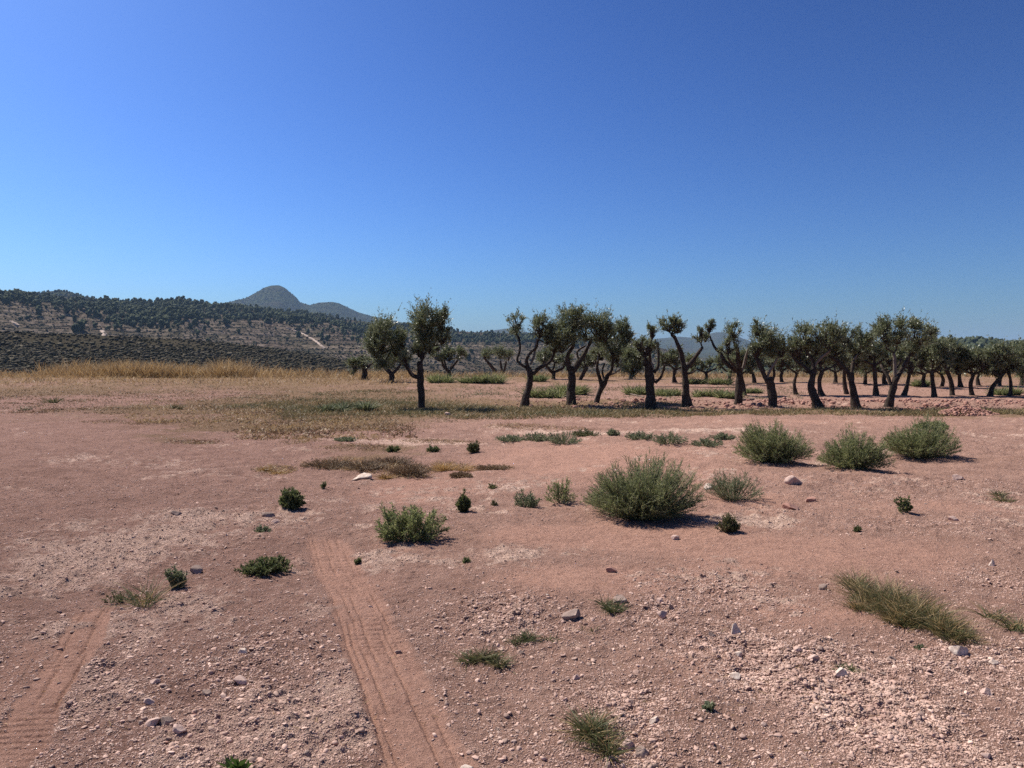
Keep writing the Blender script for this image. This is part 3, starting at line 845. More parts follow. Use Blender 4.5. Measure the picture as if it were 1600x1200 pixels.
ROW = 'olive trees along the near edge of the grove'
front = [
 ((659, 639), [[(659, 642, 12), (658, 610, 11), (657, 592, 11), (657, 578, 11), (655, 566, 10)],
               [(656, 590, 8), (646, 587, 7), (637, 575, 6), (626, 558, 6), (614, 545, 5)], [(658, 570, 5), (660, 555, 4), (661, 543, 4)], ['pale', (646, 587, 2.5), (642, 580, 2.5), (639, 573, 1)]],
  [(596, 528, 25, 31), (583, 530, 13, 22), (617, 538, 20, 24), (628, 532, 12, 20), (634, 557, 11, 10), (598, 560, 17, 16), (673, 506, 32, 29), (689, 504, 18, 22), (662, 522, 20, 20), (671, 536, 27, 20), (690, 527, 14, 14), (660, 553, 16, 12), (587, 545, 14, 18)],
  'lone olive tree with two big rounded crowns, one leaning out on a long bent limb', None),
 ((821, 635), [[(820, 638, 14), (823, 618, 12), (827, 600, 11), (828, 585, 10), (826, 575, 9)],
               [(825, 576, 4), (814, 569, 4), (808, 562, 4), (812, 548, 4), (812, 535, 3.5), (809, 524, 3)], [(826, 577, 6), (823, 562, 5), (830, 550, 4), (838, 543, 4), (841, 530, 3)],
               ['pale', (829, 570, 3), (834, 558, 4), (836, 545, 4), (839, 530, 3)], [(833, 585, 6), (843, 575, 6), (856, 568, 5), (864, 557, 5), (866, 545, 4)]],
  [(806, 508, 15, 16), (843, 513, 19, 19), (855, 522, 16, 20), (868, 534, 15, 20)], 'olive tree forking in four with a small tuft raised high on its thin bare limb', ROW),
 ((893, 635), [[(892, 638, 15), (893, 610, 14), (893, 590, 14), (893, 574, 13)],
               [(889, 578, 8), (887, 562, 7), (888, 553, 6), (895, 543, 5), (898, 530, 4)], [(896, 580, 8), (905, 566, 8), (913, 553, 7), (920, 540, 5), (925, 530, 4)], [(906, 566, 3), (902, 550, 3), (915, 540, 2.5)],
               ['pale', (886, 553, 3), (893, 543, 3), (899, 532, 2)]],
  [(890, 505, 24, 26), (880, 525, 24, 22), (898, 493, 16, 16), (936, 512, 26, 24), (945, 520, 18, 18), (915, 515, 20, 22), (878, 540, 14, 14)], 'tallest dense olive tree of the row, upright trunk with a broad dark double crown', ROW),
 ((935, 632), [[(931, 634, 9), (936, 615, 9), (943, 600, 9), (949, 588, 8)], [(940, 602, 7), (936, 588, 6), (933, 575, 5), (934, 564, 4)], [(948, 588, 6), (955, 580, 5), (958, 565, 4), (962, 552, 3)],
               ['pale', (951, 587, 2.5), (962, 582, 2.5), (970, 576, 2.2), (977, 569, 1.5)], ['pale', (934, 572, 2.5), (934, 562, 2.5), (935, 555, 1.5)], [(944, 595, 4), (941, 580, 3), (945, 568, 2.5)]],
  [(958, 535, 26, 28), (975, 520, 14, 20), (940, 550, 14, 16), (982, 535, 14, 18), (965, 555, 22, 14)], 'olive tree on a thin right-leaning trunk with a bare pale twig sticking out', ROW),
 ((1016, 639), [[(1016, 642, 21), (1016, 620, 17), (1016, 600, 15), (1015, 580, 15), (1013, 568, 13)], [(1011, 570, 10), (1005, 560, 9), (996, 556, 7), (986, 556, 5)], [(1022, 582, 6), (1028, 572, 5), (1029, 555, 4), (1028, 535, 3)],
                [(1017, 570, 5), (1015, 552, 4), (1018, 540, 3)], [(1024, 598, 5), (1032, 590, 4), (1036, 580, 4), (1039, 570, 3)], ['pale', (1012, 561, 3), (1018, 568, 3), (1021, 577, 2)]],
  [(1019, 521, 12, 11), (1008, 545, 16, 16), (983, 560, 18, 18), (990, 575, 20, 16), (1000, 540, 10, 12)], 'olive tree with the thickest black trunk and a small topknot of leaves', ROW),
 ((1072, 636), [[(1073, 640, 16), (1072, 615, 12), (1071, 595, 11), (1069, 575, 10), (1065, 555, 8), (1060, 540, 7), (1054, 527, 6), (1049, 523, 5)], [(1070, 580, 6), (1077, 570, 7), (1085, 560, 6), (1092, 550, 5), (1098, 543, 5)],
                [(1073, 584, 4), (1082, 582, 3), (1088, 578, 2)]],
  [(1046, 508, 16, 13), (1060, 511, 12, 11), (1052, 503, 10, 9), (1095, 527, 10, 11)], 'olive tree pruned to one flat mop of leaves on a tall bare leaning stem', ROW),
 ((1153, 634), [[(1152, 638, 12), (1155, 615, 13), (1155, 595, 12), (1156, 580, 12)], [(1152, 582, 6), (1140, 572, 6), (1131, 562, 6), (1126, 552, 5), (1117, 543, 4), (1111, 530, 3), (1107, 522, 3)],
                [(1154, 582, 4), (1145, 570, 4), (1138, 560, 3)], [(1156, 582, 8), (1154, 565, 7), (1152, 545, 5), (1146, 534, 4)], ['pale', (1159, 580, 4), (1163, 568, 4), (1166, 555, 3.5), (1169, 545, 2)]],
  [(1108, 512, 7, 9), (1113, 506, 5, 7), (1102, 527, 9, 9), (1146, 519, 15, 14), (1138, 543, 15, 12)], 'olive tree with a long zigzag bare limb ending in a wispy tuft', ROW),
 ((1207, 637), [[(1209, 640, 14), (1207, 618, 13), (1204, 600, 12), (1200, 592, 12)], [(1199, 596, 7), (1192, 580, 7), (1186, 567, 6), (1182, 558, 5)], ['pale', (1198, 597, 3.5), (1202, 582, 4), (1208, 572, 4), (1215, 558, 3), (1215, 548, 2)], [(1206, 598, 5), (1210, 585, 4), (1208, 570, 3)]],
  [(1190, 530, 26, 24), (1184, 514, 10, 13), (1205, 540, 24, 20), (1222, 545, 16, 16), (1180, 548, 16, 14)], 'olive tree with a pale forked limb beneath a wide mound of leaves', ROW),
 ((1276, 638), [[(1280, 642, 15), (1274, 622, 14), (1268, 605, 12), (1270, 590, 10), (1272, 578, 9)], [(1269, 585, 6), (1258, 574, 5), (1246, 565, 4), (1238, 555, 4)], [(1272, 578, 6), (1270, 564, 5), (1261, 550, 4), (1256, 540, 3)],
                ['pale', (1274, 572, 3.5), (1280, 562, 4), (1290, 554, 4), (1297, 548, 3)]],
  [(1258, 525, 20, 20), (1292, 526, 22, 22), (1275, 540, 26, 18), (1245, 545, 14, 14), (1300, 517, 10, 14)], 'olive tree on an S-curved trunk with an even wide crown', ROW),
 ((1336, 638), [[(1339, 641, 14), (1335, 620, 13), (1331, 600, 11), (1329, 582, 10)], [(1328, 586, 7), (1318, 574, 6), (1308, 564, 6), (1296, 556, 5)], [(1331, 582, 5), (1333, 567, 5), (1337, 554, 4)], ['pale', (1334, 562, 2.5), (1340, 554, 2.5), (1346, 549, 1.5)]],
  [(1320, 530, 18, 18), (1340, 545, 22, 16), (1352, 530, 18, 18), (1305, 545, 14, 14)], 'olive tree with a straight dark trunk and one crooked limb thrown back', ROW),
 ((1388, 637), [[(1388, 640, 13), (1392, 620, 12), (1397, 602, 11), (1401, 588, 10)], [(1392, 600, 5), (1387, 588, 5), (1380, 577, 4), (1376, 570, 3)], ['pale', (1399, 588, 5), (1398, 570, 5), (1397, 552, 4)], [(1404, 588, 7), (1412, 572, 6), (1420, 558, 5), (1429, 545, 4)], [(1402, 575, 3), (1409, 560, 2.5)]],
  [(1385, 525, 24, 24), (1371, 512, 11, 16), (1402, 520, 22, 22), (1436, 522, 24, 22), (1430, 506, 9, 11), (1453, 517, 11, 8), (1425, 545, 16, 14)], 'large leaning olive tree whose tall crown splits into two plumes', ROW),
]
for i, (b, l, c, lab, g) in enumerate(front):
    olive(b, l, c, lab, g or ROW, 100 + i, dens=215, leaf=(0.088, 0.024))

def auto_limbs(bx, by, top, lean, rng, w, nl=3, spread=26, fork=0.42):
    """a pruned olive in pixels: short trunk, a few rising limbs, a mound of leaves on each"""
    H = by - top
    fx, fy = bx + lean, by - H * fork
    L = [[(bx, by + 3, w * 1.25), (bx + lean * 0.4 + rng.normal(0, 2.2), by - H * fork * 0.5, w * 0.9), (fx, fy, w * 0.9)]]
    C = []
    xs = np.linspace(-spread, spread, nl) + rng.normal(0, spread * 0.12, nl)
    for dx in xs:
        ty = top + H * (0.28 + 0.10 * abs(dx) / max(spread, 1)) + rng.normal(0, H * 0.02)
        ex = fx + dx
        L.append([(fx, fy, w * 0.55), (fx + dx * 0.45 + rng.normal(0, 1.5), fy - (fy - ty) * 0.35, w * 0.45), (fx + dx * 0.85, fy - (fy - ty) * 0.7, w * 0.35), (ex, ty + H * 0.05, w * 0.25)])
        C.append((ex, ty, spread * 0.55 + rng.uniform(0, 3), H * 0.22 + rng.uniform(0, 2)))
    C.append((fx + rng.normal(0, 3), top + H * 0.30, spread * 0.7, H * 0.20))
    return L, C

SECOND, BACK = 'olive trees in the second row of the grove', 'olive trees in the far rows of the grove'
second = [  # base x, base y, crown top, lean, trunk px, limbs, spread, label
 (1164, 617, 535, -6, 7, 3, 16, 'slender olive tree showing between the zigzag-limbed tree and the mound-crowned tree'),
 (1245, 617, 522, 0, 7, 3, 22, 'olive tree with a pale side limb glimpsed left of the S-curved trunk'),
 (1285, 618, 525, 0, 9, 3, 24, 'stout second-row olive tree close behind the S-curved trunk'),
 (1323, 616, 520, -4, 8, 3, 24, 'olive tree half hidden behind the straight dark trunk'),
 (1369, 618, 515, -3, 9, 3, 26, 'upright second-row olive tree just left of the two-plumed tree'),
 (1412, 618, 520, 10, 8, 3, 24, 'olive tree leaning behind the two-plumed tree'),
 (1460, 620, 525, -4, 9, 3, 24, 'curved-trunk olive tree standing right of the two-plumed tree'),
 (1489, 618, 521, -9, 9, 3, 22, 'olive tree with a backward-leaning trunk behind the stone heap'),
 (1519, 618, 535, 2, 8, 4, 26, 'short spreading olive tree directly behind the stone heap'),
 (1546, 619, 530, 18, 9, 3, 24, 'olive tree with a strongly slanting trunk right of the stone heap'),
 (1578, 619, 540, -2, 7, 2, 20, 'small forked olive tree between the slanting tree and the photo edge'),
 (1606, 619, 528, 0, 8, 3, 24, 'olive tree cut by the right edge of the photo'),
]
for i, (bx, by, top, lean, w, nl, sp, lab) in enumerate(second):
    rng = np.random.default_rng(300 + i)
    L, C = auto_limbs(bx, by, top + rng.uniform(-5, 7), lean, rng, w * 0.82, nl, sp, fork=rng.uniform(0.32, 0.48))
    olive((bx, by), L, C, lab, SECOND, 300 + i, dens=140, leaf=(0.105, 0.032))

back = [
 ((570, 593), [[(570, 596, 9), (570, 580, 9), (569, 570, 10)], [(567, 572, 7), (566, 563, 6), (566, 556, 7)], [(574, 573, 4), (580, 569, 3), (583, 566, 3)]], [(555, 572, 17, 11), (562, 566, 10, 6)], 'stubby olive tree pruned to a black stump with one low bough'),
 ((612, 597), [[(612, 600, 9), (612, 588, 9), (612, 582, 9)], [(610, 583, 7), (603, 576, 6), (597, 568, 5), (592, 562, 4)], [(615, 582, 5), (622, 575, 4), (627, 568, 3)]], [(588, 562, 18, 13), (606, 565, 18, 12), (630, 562, 14, 10)], 'short olive tree with a wide V fork under the lone tree\'s leaning crown'),
 ((702, 596), [[(702, 599, 8), (702, 586, 7), (701, 578, 8)], [(699, 578, 5), (693, 572, 4), (690, 562, 3.5)], [(698, 577, 3), (695, 566, 3), (693, 558, 2.5)], [(704, 577, 4.5), (710, 569, 4), (715, 563, 3)], ['pale', (703, 574, 1.5), (707, 567, 1.5), (710, 563, 1)]],
  [(687, 556, 15, 11), (703, 556, 16, 10), (717, 553, 12, 10)], 'neat vase-shaped olive tree standing alone right of the lone two-crowned tree'),
 ((778, 588), [[(783, 590, 4), (784, 580, 4), (783, 572, 4)], [(779, 586, 5), (770, 575, 5), (760, 563, 4), (755, 556, 3)], [(785, 586, 4), (789, 575, 3), (791, 565, 3)], [(783, 575, 4), (782, 564, 3)]], [(763, 553, 11, 9), (780, 553, 15, 9), (795, 556, 10, 9)], 'olive tree of three splayed stems rising from tall green weeds'),
 ((864, 592), [[(864, 595, 8), (865, 585, 7), (864, 580, 7)], [(862, 582, 5), (857, 576, 5), (852, 570, 3)], [(867, 581, 4), (876, 577, 4), (883, 572, 3)], [(864, 578, 3), (867, 566, 3)]], [(850, 560, 14, 12), (868, 558, 14, 11), (884, 564, 12, 10)], 'low fork-limbed olive tree visible between the four-forked and the tallest tree'),
 ((908, 594), [[(906, 596, 7), (911, 584, 6), (917, 574, 6)], [(911, 584, 3), (913, 575, 3)]], [(915, 566, 15, 11), (928, 562, 12, 10)], 'slanting far olive tree glimpsed right of the tallest trunk'),
 ((985, 592), None, (548, 0, 6, 3, 20), 'dark bushy far olive tree behind the pale-twigged tree'),
 ((1054, 598), None, (543, 0, 7, 3, 20), 'bowl-shaped far olive tree left of the mop-topped stem'),
 ((1100, 598), None, (555, 3, 6, 2, 18), 'V-forked far olive tree right of the mop-topped stem'),
 ((1140, 600), None, (550, 0, 7, 3, 18), 'far olive tree with a short trunk just left of the zigzag-limbed tree'),
 ((1178, 598), None, (545, -4, 6, 3, 18), 'far olive tree behind the fork of the zigzag-limbed tree'),
 ((1222, 597), None, (550, 0, 6, 3, 18), 'far olive tree seen below the mound-crowned tree'),
 ((1305, 598), None, (552, 0, 6, 3, 18), 'far olive tree in the gap right of the S-curved trunk'),
 ((1352, 600), None, (553, 0, 6, 2, 20), 'far round olive tree with a thin stem right of the straight dark trunk'),
 ((1383, 600), None, (552, 0, 7, 3, 20), 'far olive tree just left of the two-plumed tree trunk'),
 ((1444, 605), None, (550, 0, 7, 3, 20), 'far olive tree with a black trunk behind the curved-trunk tree'),
 ((1471, 604), None, (552, 0, 6, 3, 18), 'far olive tree between the curved and the backward-leaning trunks'),
 ((1502, 605), None, (550, -3, 7, 3, 20), 'far olive tree with a wide fork above the stone heap'),
 ((1530, 602), None, (552, 0, 6, 3, 20), 'far bushy olive tree beyond the short spreading one'),
 ((1562, 602), None, (555, 0, 6, 3, 20), 'far olive tree behind the strongly slanting trunk'),
 ((1596, 602), None, (552, 0, 6, 3, 20), 'far olive tree behind the small forked one near the photo edge'),
]
for i, (b, l, c, lab) in enumerate(back):
    rng = np.random.default_rng(500 + i)
    if l is None: l, c = auto_limbs(b[0], b[1], c[0], c[1], rng, c[2], c[3], c[4], fork=0.36)
    olive(b, l, c, lab, BACK, 500 + i, dens=120, leaf=(0.13, 0.042))

# ------------------------------------------------------------------ bushes and weeds
def size_at(base, wpx, hpx):
    B = ground_at(*base); B[2] = float(height(B[0:1], B[1:2])[0])
    return B, wpx * B[1] / F, hpx * B[1] / F

def shrub(name, base, wpx, hpx, label, cat, group, seed, n, leaf='salt_leaf', stem='stem', leaf_l=0.024, leaf_w=0.0048, nl=28, br=5, lean_max=1.0, shape=1.0, depth=0.9, dome=0.35, flat=0.0):
    rng = np.random.default_rng(seed)
    B, W, H = size_at(base, wpx, hpx)
    root = empty(name, tuple(B), label, cat, group)
    a = rng.uniform(0, 6.283, n); q = np.sqrt(rng.random(n)) * lean_max
    bump = 0.85 + 0.25 * vnoise(np.cos(a) * 1.6 + seed, np.sin(a) * 1.6 + q * 2, seed)
    prof = np.sqrt(np.maximum(1 - (q * 0.93) ** 2, 0)) ** shape
    tip = np.stack([np.cos(a) * q * W / 2, np.sin(a) * q * W / 2 * depth, H * (dome + (1 - dome) * prof) * bump * rng.uniform(0.55, 1.08, n)], -1)
    tip[:, 2] *= np.where(q > 0.85, rng.uniform(0.4, 1, n), 1)
    b0 = np.stack([tip[:, 0] * 0.22, tip[:, 1] * 0.22, np.full(n, -0.01)], -1) + rng.normal(0, W * 0.02, (n, 3)) * [1, 1, 0]
    if group == 'green upright bushes on the bare earth':
        tip[:, :2] *= (1 + 0.16 * np.sin(a * 2 + seed * 2.1) * 0.5 + 0.08 * np.sin(a * 3 + seed))[:, None]
        tip[:, 2] *= 1 + 0.09 * np.cos(a + seed * 1.3)
    c1 = b0 * 0.35 + tip * 0.65; c1[:, 2] = tip[:, 2] * ((0.52 if group == 'green upright bushes on the bare earth' else 0.40) - flat)
    t = np.linspace(0, 1, 7)[None, :, None]
    P = (1 - t) ** 2 * b0[:, None] + 2 * t * (1 - t) * c1[:, None] + t * t * tip[:, None]
    P = P + np.cumsum(rng.normal(0, 0.006 * max(W, .3), P.shape), 1) * t
    st = MB(); lf = MB()
    k = max(W, 0.35)
    r = np.linspace(0.0032, 0.0012, 7)[None] * np.ones((n, 1)) * (0.7 + 0.5 * k)
    tubes(st, P, r, 3)
    def point(tt, idx):
        u = tt[:, None]
        p = (1 - u) ** 2 * b0[idx] + 2 * u * (1 - u) * c1[idx] + u * u * tip[idx]
        d = 2 * (1 - u) * (c1[idx] - b0[idx]) + 2 * u * (tip[idx] - c1[idx])
        return p, norm(d)
    if br:
        idx = np.repeat(np.arange(n), br); tt = rng.uniform(0.3, 0.95, len(idx))
        p, d = point(tt, idx)
        dd = norm(d + rng.normal(0, 0.55, d.shape) + [0, 0, 0.25])
        L = H * rng.uniform(0.10, 0.22, len(idx)) * (1.2 - tt * 0.6)
        e = p + dd * L[:, None]
        tubes(st, np.stack([p, (p + e) / 2 + [0, 0, 0.004], e], 1), np.tile([0.0018, 0.0014, 0.0008], (len(idx), 1)) * (0.7 + 0.5 * k), 3)
        m = max(3, nl // 4)
        f = rng.uniform(0.1, 1.05, (len(idx), m))[..., None]
        lp = (p[:, None] + (e - p)[:, None] * f).reshape(-1, 3)
        ld = (dd[:, None] + rng.normal(0, 0.6, (len(idx), m, 3))).reshape(-1, 3)
        leaves(lf, rng, lp, ld, leaf_l * rng.uniform(0.6, 1.3, len(lp)), leaf_w * rng.uniform(0.7, 1.3, len(lp)))
    idx = np.repeat(np.arange(n), nl); tt = rng.uniform(0.12, 1.0, len(idx)) ** 0.8
    p, d = point(tt, idx)
    leaves(lf, rng, p + rng.normal(0, 0.004, p.shape), d * 0.8 + rng.normal(0, 0.6, d.shape), leaf_l * rng.uniform(0.6, 1.3, len(p)), leaf_w * rng.uniform(0.7, 1.3, len(p)))
    st.build('stems', M[stem], root)
    if group == 'green upright bushes on the bare earth':
        ds = MB(); k_ = rng.choice(n, max(4, n // 9), replace=False)
        tubes(ds, P[k_] * [1.06, 1.06, 1.05], r[k_] * 1.1, 3)
        ds.build('dead_stems', M['brown_stem'], root)
    lf.build('foliage', M[leaf], root)
    return root

def tuft(name, base, wpx, hpx, label, cat, group, seed, n, mats=('green_grass',), depth=0.8, bw=0.005, bend=0.5, centres=5, up=0.9, dpx=None, line=None):
    """a clump of grass: blades fanning from a few centres"""
    rng = np.random.default_rng(seed)
    B, W, H = size_at(base, wpx, hpx)
    D = W * depth
    if dpx: D = abs(ground_at(base[0], base[1] - dpx)[1] - ground_at(base[0], base[1])[1]); B[1] += D / 2; B[2] = float(height(B[0:1], B[1:2])[0])
    root = empty(name, tuple(B), label, cat, group)
    cs = np.stack([rng.uniform(-.36, .36, centres) * W, rng.uniform(-.36, .36, centres) * D, np.zeros(centres)], -1)
    hs = np.ones(centres)
    if line:
        cs = np.array([ground_at(a, b) - B for a, b, _ in line]); cs[:, 2] = 0; centres = len(cs); hs = np.array([c for _, _, c in line])
    names = ['blades', 'dry_blades', 'seed_stalks']
    for j, mt in enumerate(mats):
        m = n // (1 if j == 0 else 3)
        ci = rng.integers(0, centres, m)
        b = cs[ci] + rng.normal(0, 0.05, (m, 3)) * ([W, D, 0] if not line else [W * .8, W * .8, 0])
        gz = height(B[0] + b[:, 0], B[1] + b[:, 1]) - B[2]
        b[:, 2] = gz - 0.01
        out = b - cs[ci]; out[:, 2] = 0
        d = norm(out / max(W, .05) * 6 + rng.normal(0, 0.6, (m, 3)) * [1, 1, 0.2] + [0, 0, up])
        mb = MB()
        L = H * rng.uniform(0.4, 1.25, m) * (1.15 if j else 1.0) * hs[ci]
        blades(mb, rng, b, d, L, bw * rng.uniform(0.7, 1.3, m), bend * rng.uniform(0.3, 1.3, m))
        mb.build(names[j], M[mt], root)
    return root

G_BUSH = 'green upright bushes on the bare earth'
shrub('bush', (1003, 808), 176, 104, 'largest rounded green bush of thin upright stems in the middle of the bare ground', 'bush', G_BUSH, 1, 560, nl=26, br=8)
shrub('bush', (1145, 778), 92, 58, 'loose see-through bush just right of the largest bush', 'bush', G_BUSH, 2, 110, nl=20, br=6, leaf='grey_leaf')
shrub('bush', (1207, 723), 128, 70, 'broad dense bush, first of the three in a line before the grove', 'bush', G_BUSH, 3, 430, nl=26, br=7, leaf_l=.032, leaf_w=.0066)
shrub('bush', (1334, 733), 106, 64, 'smaller bush on a stony mound, middle of the three in a line', 'bush', G_BUSH, 4, 300, nl=26, br=7, leaf_l=.032, leaf_w=.0066)
shrub('bush', (1437, 715), 120, 62, 'wide bowl-shaped bush, last of the three in a line', 'bush', G_BUSH, 5, 340, nl=26, br=7, leaf_l=.034, leaf_w=.007, dome=.5)
shrub('bush', (1455, 670), 54, 14, 'small bush peeping up behind the bowl-shaped bush', 'bush', G_BUSH, 6, 130, nl=18, br=5, leaf_l=.05, leaf_w=.014)
shrub('bush', (640, 842), 112, 66, 'sprawling grey-green bush with long side shoots left of the largest bush', 'bush', G_BUSH, 7, 95, nl=34, br=8, leaf_l=.03, leaf_w=.008, dome=.2)
G_W = 'small weeds growing on the bare earth'
shrub('shrub_seedling', (456, 797), 38, 36, 'round dark green seedling bush left of the tyre track head', 'seedling', G_W, 8, 70, leaf='dark_leaf', nl=24, br=5, leaf_l=.03, leaf_w=.014)
shrub('shrub_seedling', (724, 799), 27, 36, 'dark cone-shaped seedling right of the sprawling bush', 'seedling', G_W, 9, 70, leaf='dark_leaf', nl=26, br=5, leaf_l=.026, leaf_w=.012, lean_max=.8, dome=.1, shape=2.2)
shrub('weed', (822, 795), 50, 34, 'thin grey weed patch left of the largest bush', 'weed', G_W, 10, 34, leaf='grey_leaf', nl=24, br=6, leaf_l=.025, leaf_w=.008, flat=.1)
shrub('weed', (875, 790), 56, 46, 'upright open weed beside the largest bush', 'weed', G_W, 11, 36, leaf='salt_leaf', nl=22, br=6, leaf_l=.026, leaf_w=.008)
shrub('weed', (1137, 834), 38, 32, 'little dark spiky weed in front of the see-through bush', 'weed', G_W, 12, 90, leaf='olive_weed', stem='brown_stem', nl=18, br=4, leaf_l=.02, leaf_w=.006)
shrub('weed', (1410, 801), 26, 28, 'short leafy weed alone below the bowl-shaped bush', 'weed', G_W, 13, 16, leaf='dark_leaf', nl=18, br=4, leaf_l=.032, leaf_w=.014)
shrub('weed', (415, 888), 92, 22, 'low dark sprawling weed left of the tyre track', 'weed', G_W, 14, 80, leaf='dark_leaf', stem='brown_stem', nl=26, br=6, leaf_l=.022, leaf_w=.009, flat=.15)
shrub('weed', (275, 912), 34, 34, 'grey-leaved weed beside a flat stone', 'weed', G_W, 15, 40, leaf='grey_leaf', nl=20, br=4, leaf_l=.024, leaf_w=.009)
tuft('grass_tuft', (232, 940), 60, 56, 'sparse upright grass tuft at the top of the left tyre track', 'grass tuft', G_W, 16, 90, ('green_grass', 'dry'), bw=.004, bend=.5)
shrub('weed', (190, 938), 60, 20, 'thin trailing weed left of the sparse grass tuft', 'weed', G_W, 17, 12, leaf='olive_weed', nl=20, br=4, leaf_l=.018, leaf_w=.006, flat=.2)
tuft('grass_tuft', (755, 1042), 76, 26, 'low olive-brown grass clump right of the main tyre track', 'grass tuft', G_W, 18, 420, ('olive_weed', 'mixed_grass'), bw=.0045, bend=.6, dpx=26)
tuft('grass_tuft', (833, 1006), 86, 18, 'thin green grass streak behind the low olive-brown clump', 'grass tuft', G_W, 19, 260, ('olive_weed', 'green_grass'), bw=.0045, bend=.6, dpx=14)
tuft('grass_tuft', (968, 960), 64, 20, 'green grass streak in front of a half-buried stone', 'grass tuft', G_W, 20, 260, ('olive_weed', 'green_grass'), bw=.005, bend=.6, dpx=18)
tuft('grass_tuft', (925, 992), 34, 12, 'smallest grass wisp below the grey two-toned stone', 'grass tuft', G_W, 21, 60, ('olive_weed',), bw=.0045, bend=.7, dpx=12)
tuft('grass_tuft', (945, 1180), 78, 46, 'slanting grass clump over dark stones at the photo\'s bottom', 'grass tuft', G_W, 22, 420, ('olive_weed', 'green_grass', 'dry'), bw=.0035, bend=.55, dpx=48)
tuft('grass_clump', (1415, 960), 190, 46, 'biggest sprawling grass clump, green below and straw-coloured above', 'grass clump', G_W, 23, 2500, ('olive_weed', 'mixed_grass', 'dry'), bw=.0036, bend=.55, up=1.1,
     line=[(1335, 915, .9), (1350, 935, 1.1), (1375, 940, 1.2), (1395, 945, 1.2), (1385, 955, 1), (1410, 955, 1.2), (1425, 962, 1.1), (1440, 968, 1), (1455, 975, 1), (1420, 975, .9), (1470, 985, .9), (1480, 992, .8), (1495, 1000, .6), (1345, 950, .6), (1505, 1003, .4), (1400, 970, .8)])
tuft('grass_clump', (1612, 992), 44, 34, 'green grass clump cut by the right edge of the photo', 'grass clump', G_W, 25, 150, ('olive_weed', 'green_grass', 'dry'), bw=.004, bend=.7, dpx=30)
tuft('grass_tuft', (1332, 1052), 46, 14, 'flat grass wisp behind a white stone', 'grass tuft', G_W, 26, 170, ('olive_weed', 'dark_leaf'), bw=.0045, bend=.8, dpx=14)
tuft('grass_tuft', (1586, 786), 34, 16, 'low grass wisp by the right edge below the bushes', 'grass tuft', G_W, 27, 140, ('olive_weed', 'mixed_grass'), bw=.007, bend=.6, dpx=12)
shrub('leafy_sprout', (366, 1210), 34, 20, 'bright green leafy sprout at the very bottom of the photo', 'sprout', G_W, 28, 9, leaf='bright_leaf', nl=7, br=0, leaf_l=.05, leaf_w=.02)
shrub('weed', (740, 707), 22, 18, 'small round weed right of the golden tuft', 'weed', G_W, 29, 60, leaf='olive_weed', nl=20, br=4, leaf_l=.03, leaf_w=.01)
shrub('weed', (677, 704), 22, 11, 'flat dark weed, nearer the golden tuft of a pair', 'weed', G_W, 30, 40, leaf='dark_leaf', nl=20, br=3, leaf_l=.03, leaf_w=.012)
shrub('weed', (614, 705), 22, 11, 'flat dark weed above the dead brown weeds', 'weed', G_W, 31, 40, leaf='dark_leaf', nl=20, br=3, leaf_l=.03, leaf_w=.012)
shrub('weed', (506, 760), 9, 14, 'tiny upright weed above the dark seedling bush', 'weed', G_W, 32, 14, leaf='dark_leaf', nl=14, br=2, leaf_l=.022, leaf_w=.01)
shrub('weed', (770, 762), 16, 9, 'tiny flat weed above the cone-shaped seedling', 'weed', G_W, 33, 16, leaf='dark_leaf', nl=14, br=2, leaf_l=.022, leaf_w=.01)
shrub('weed', (772, 792), 9, 9, 'tiny weed right of the cone-shaped seedling', 'weed', G_W, 34, 10, leaf='olive_weed', nl=14, br=2, leaf_l=.02, leaf_w=.009)
shrub('weed', (410, 832), 28, 14, 'faint grey weed below the flat stone pair', 'weed', G_W, 35, 24, leaf='grey_leaf', nl=16, br=3, leaf_l=.02, leaf_w=.008)
shrub('weed', (1340, 830), 12, 9, 'tiny dark weed on the pale crust below the bushes', 'weed', G_W, 36, 14, leaf='dark_leaf', nl=14, br=2, leaf_l=.02, leaf_w=.009)
shrub('weed', (728, 878), 12, 9, 'tiny dark weed on the pale crust below the cone-shaped seedling', 'weed', G_W, 37, 12, leaf='dark_leaf', nl=14, br=2, leaf_l=.02, leaf_w=.009)
shrub('weed', (560, 874), 10, 9, 'tiny weed at the head of the main tyre track', 'weed', G_W, 38, 12, leaf='dark_leaf', nl=14, br=2, leaf_l=.02, leaf_w=.009)
shrub('weed', (1107, 1116), 16, 9, 'small blue-grey rosette on the stony ground', 'weed', G_W, 39, 14, leaf='grey_leaf', nl=14, br=0, leaf_l=.024, leaf_w=.01, flat=.2)
shrub('weed', (1437, 1009), 14, 6, 'tiny grey rosette near the front of the grass clump', 'weed', G_W, 40, 10, leaf='grey_leaf', nl=12, br=0, leaf_l=.02, leaf_w=.009)
tuft('grass_tuft', (78, 630), 26, 16, 'green tuft on the dry ground at far left', 'grass tuft', G_W, 41, 120, ('green_grass', 'olive_weed'), bw=.015, bend=.4)
tuft('grass_tuft', (38, 641), 22, 7, 'low dark tuft nearest the left edge of the photo', 'grass tuft', G_W, 42, 90, ('olive_weed',), bw=.012, bend=.5)
tuft('grass_tuft', (278, 640), 22, 12, 'small tuft among the dry stubble', 'grass tuft', G_W, 43, 90, ('olive_weed', 'dry_brown'), bw=.013, bend=.5)
tuft('golden_tuft', (706, 733), 58, 22, 'golden dry grass tuft behind the dead brown weeds', 'grass tuft', G_W, 44, 420, ('golden', 'dry'), bw=.006, bend=.6)
tuft('golden_tuft', (598, 746), 34, 16, 'golden dry tuft beside the white stone', 'grass tuft', G_W, 45, 180, ('golden', 'dry_brown'), bw=.006, bend=.7)
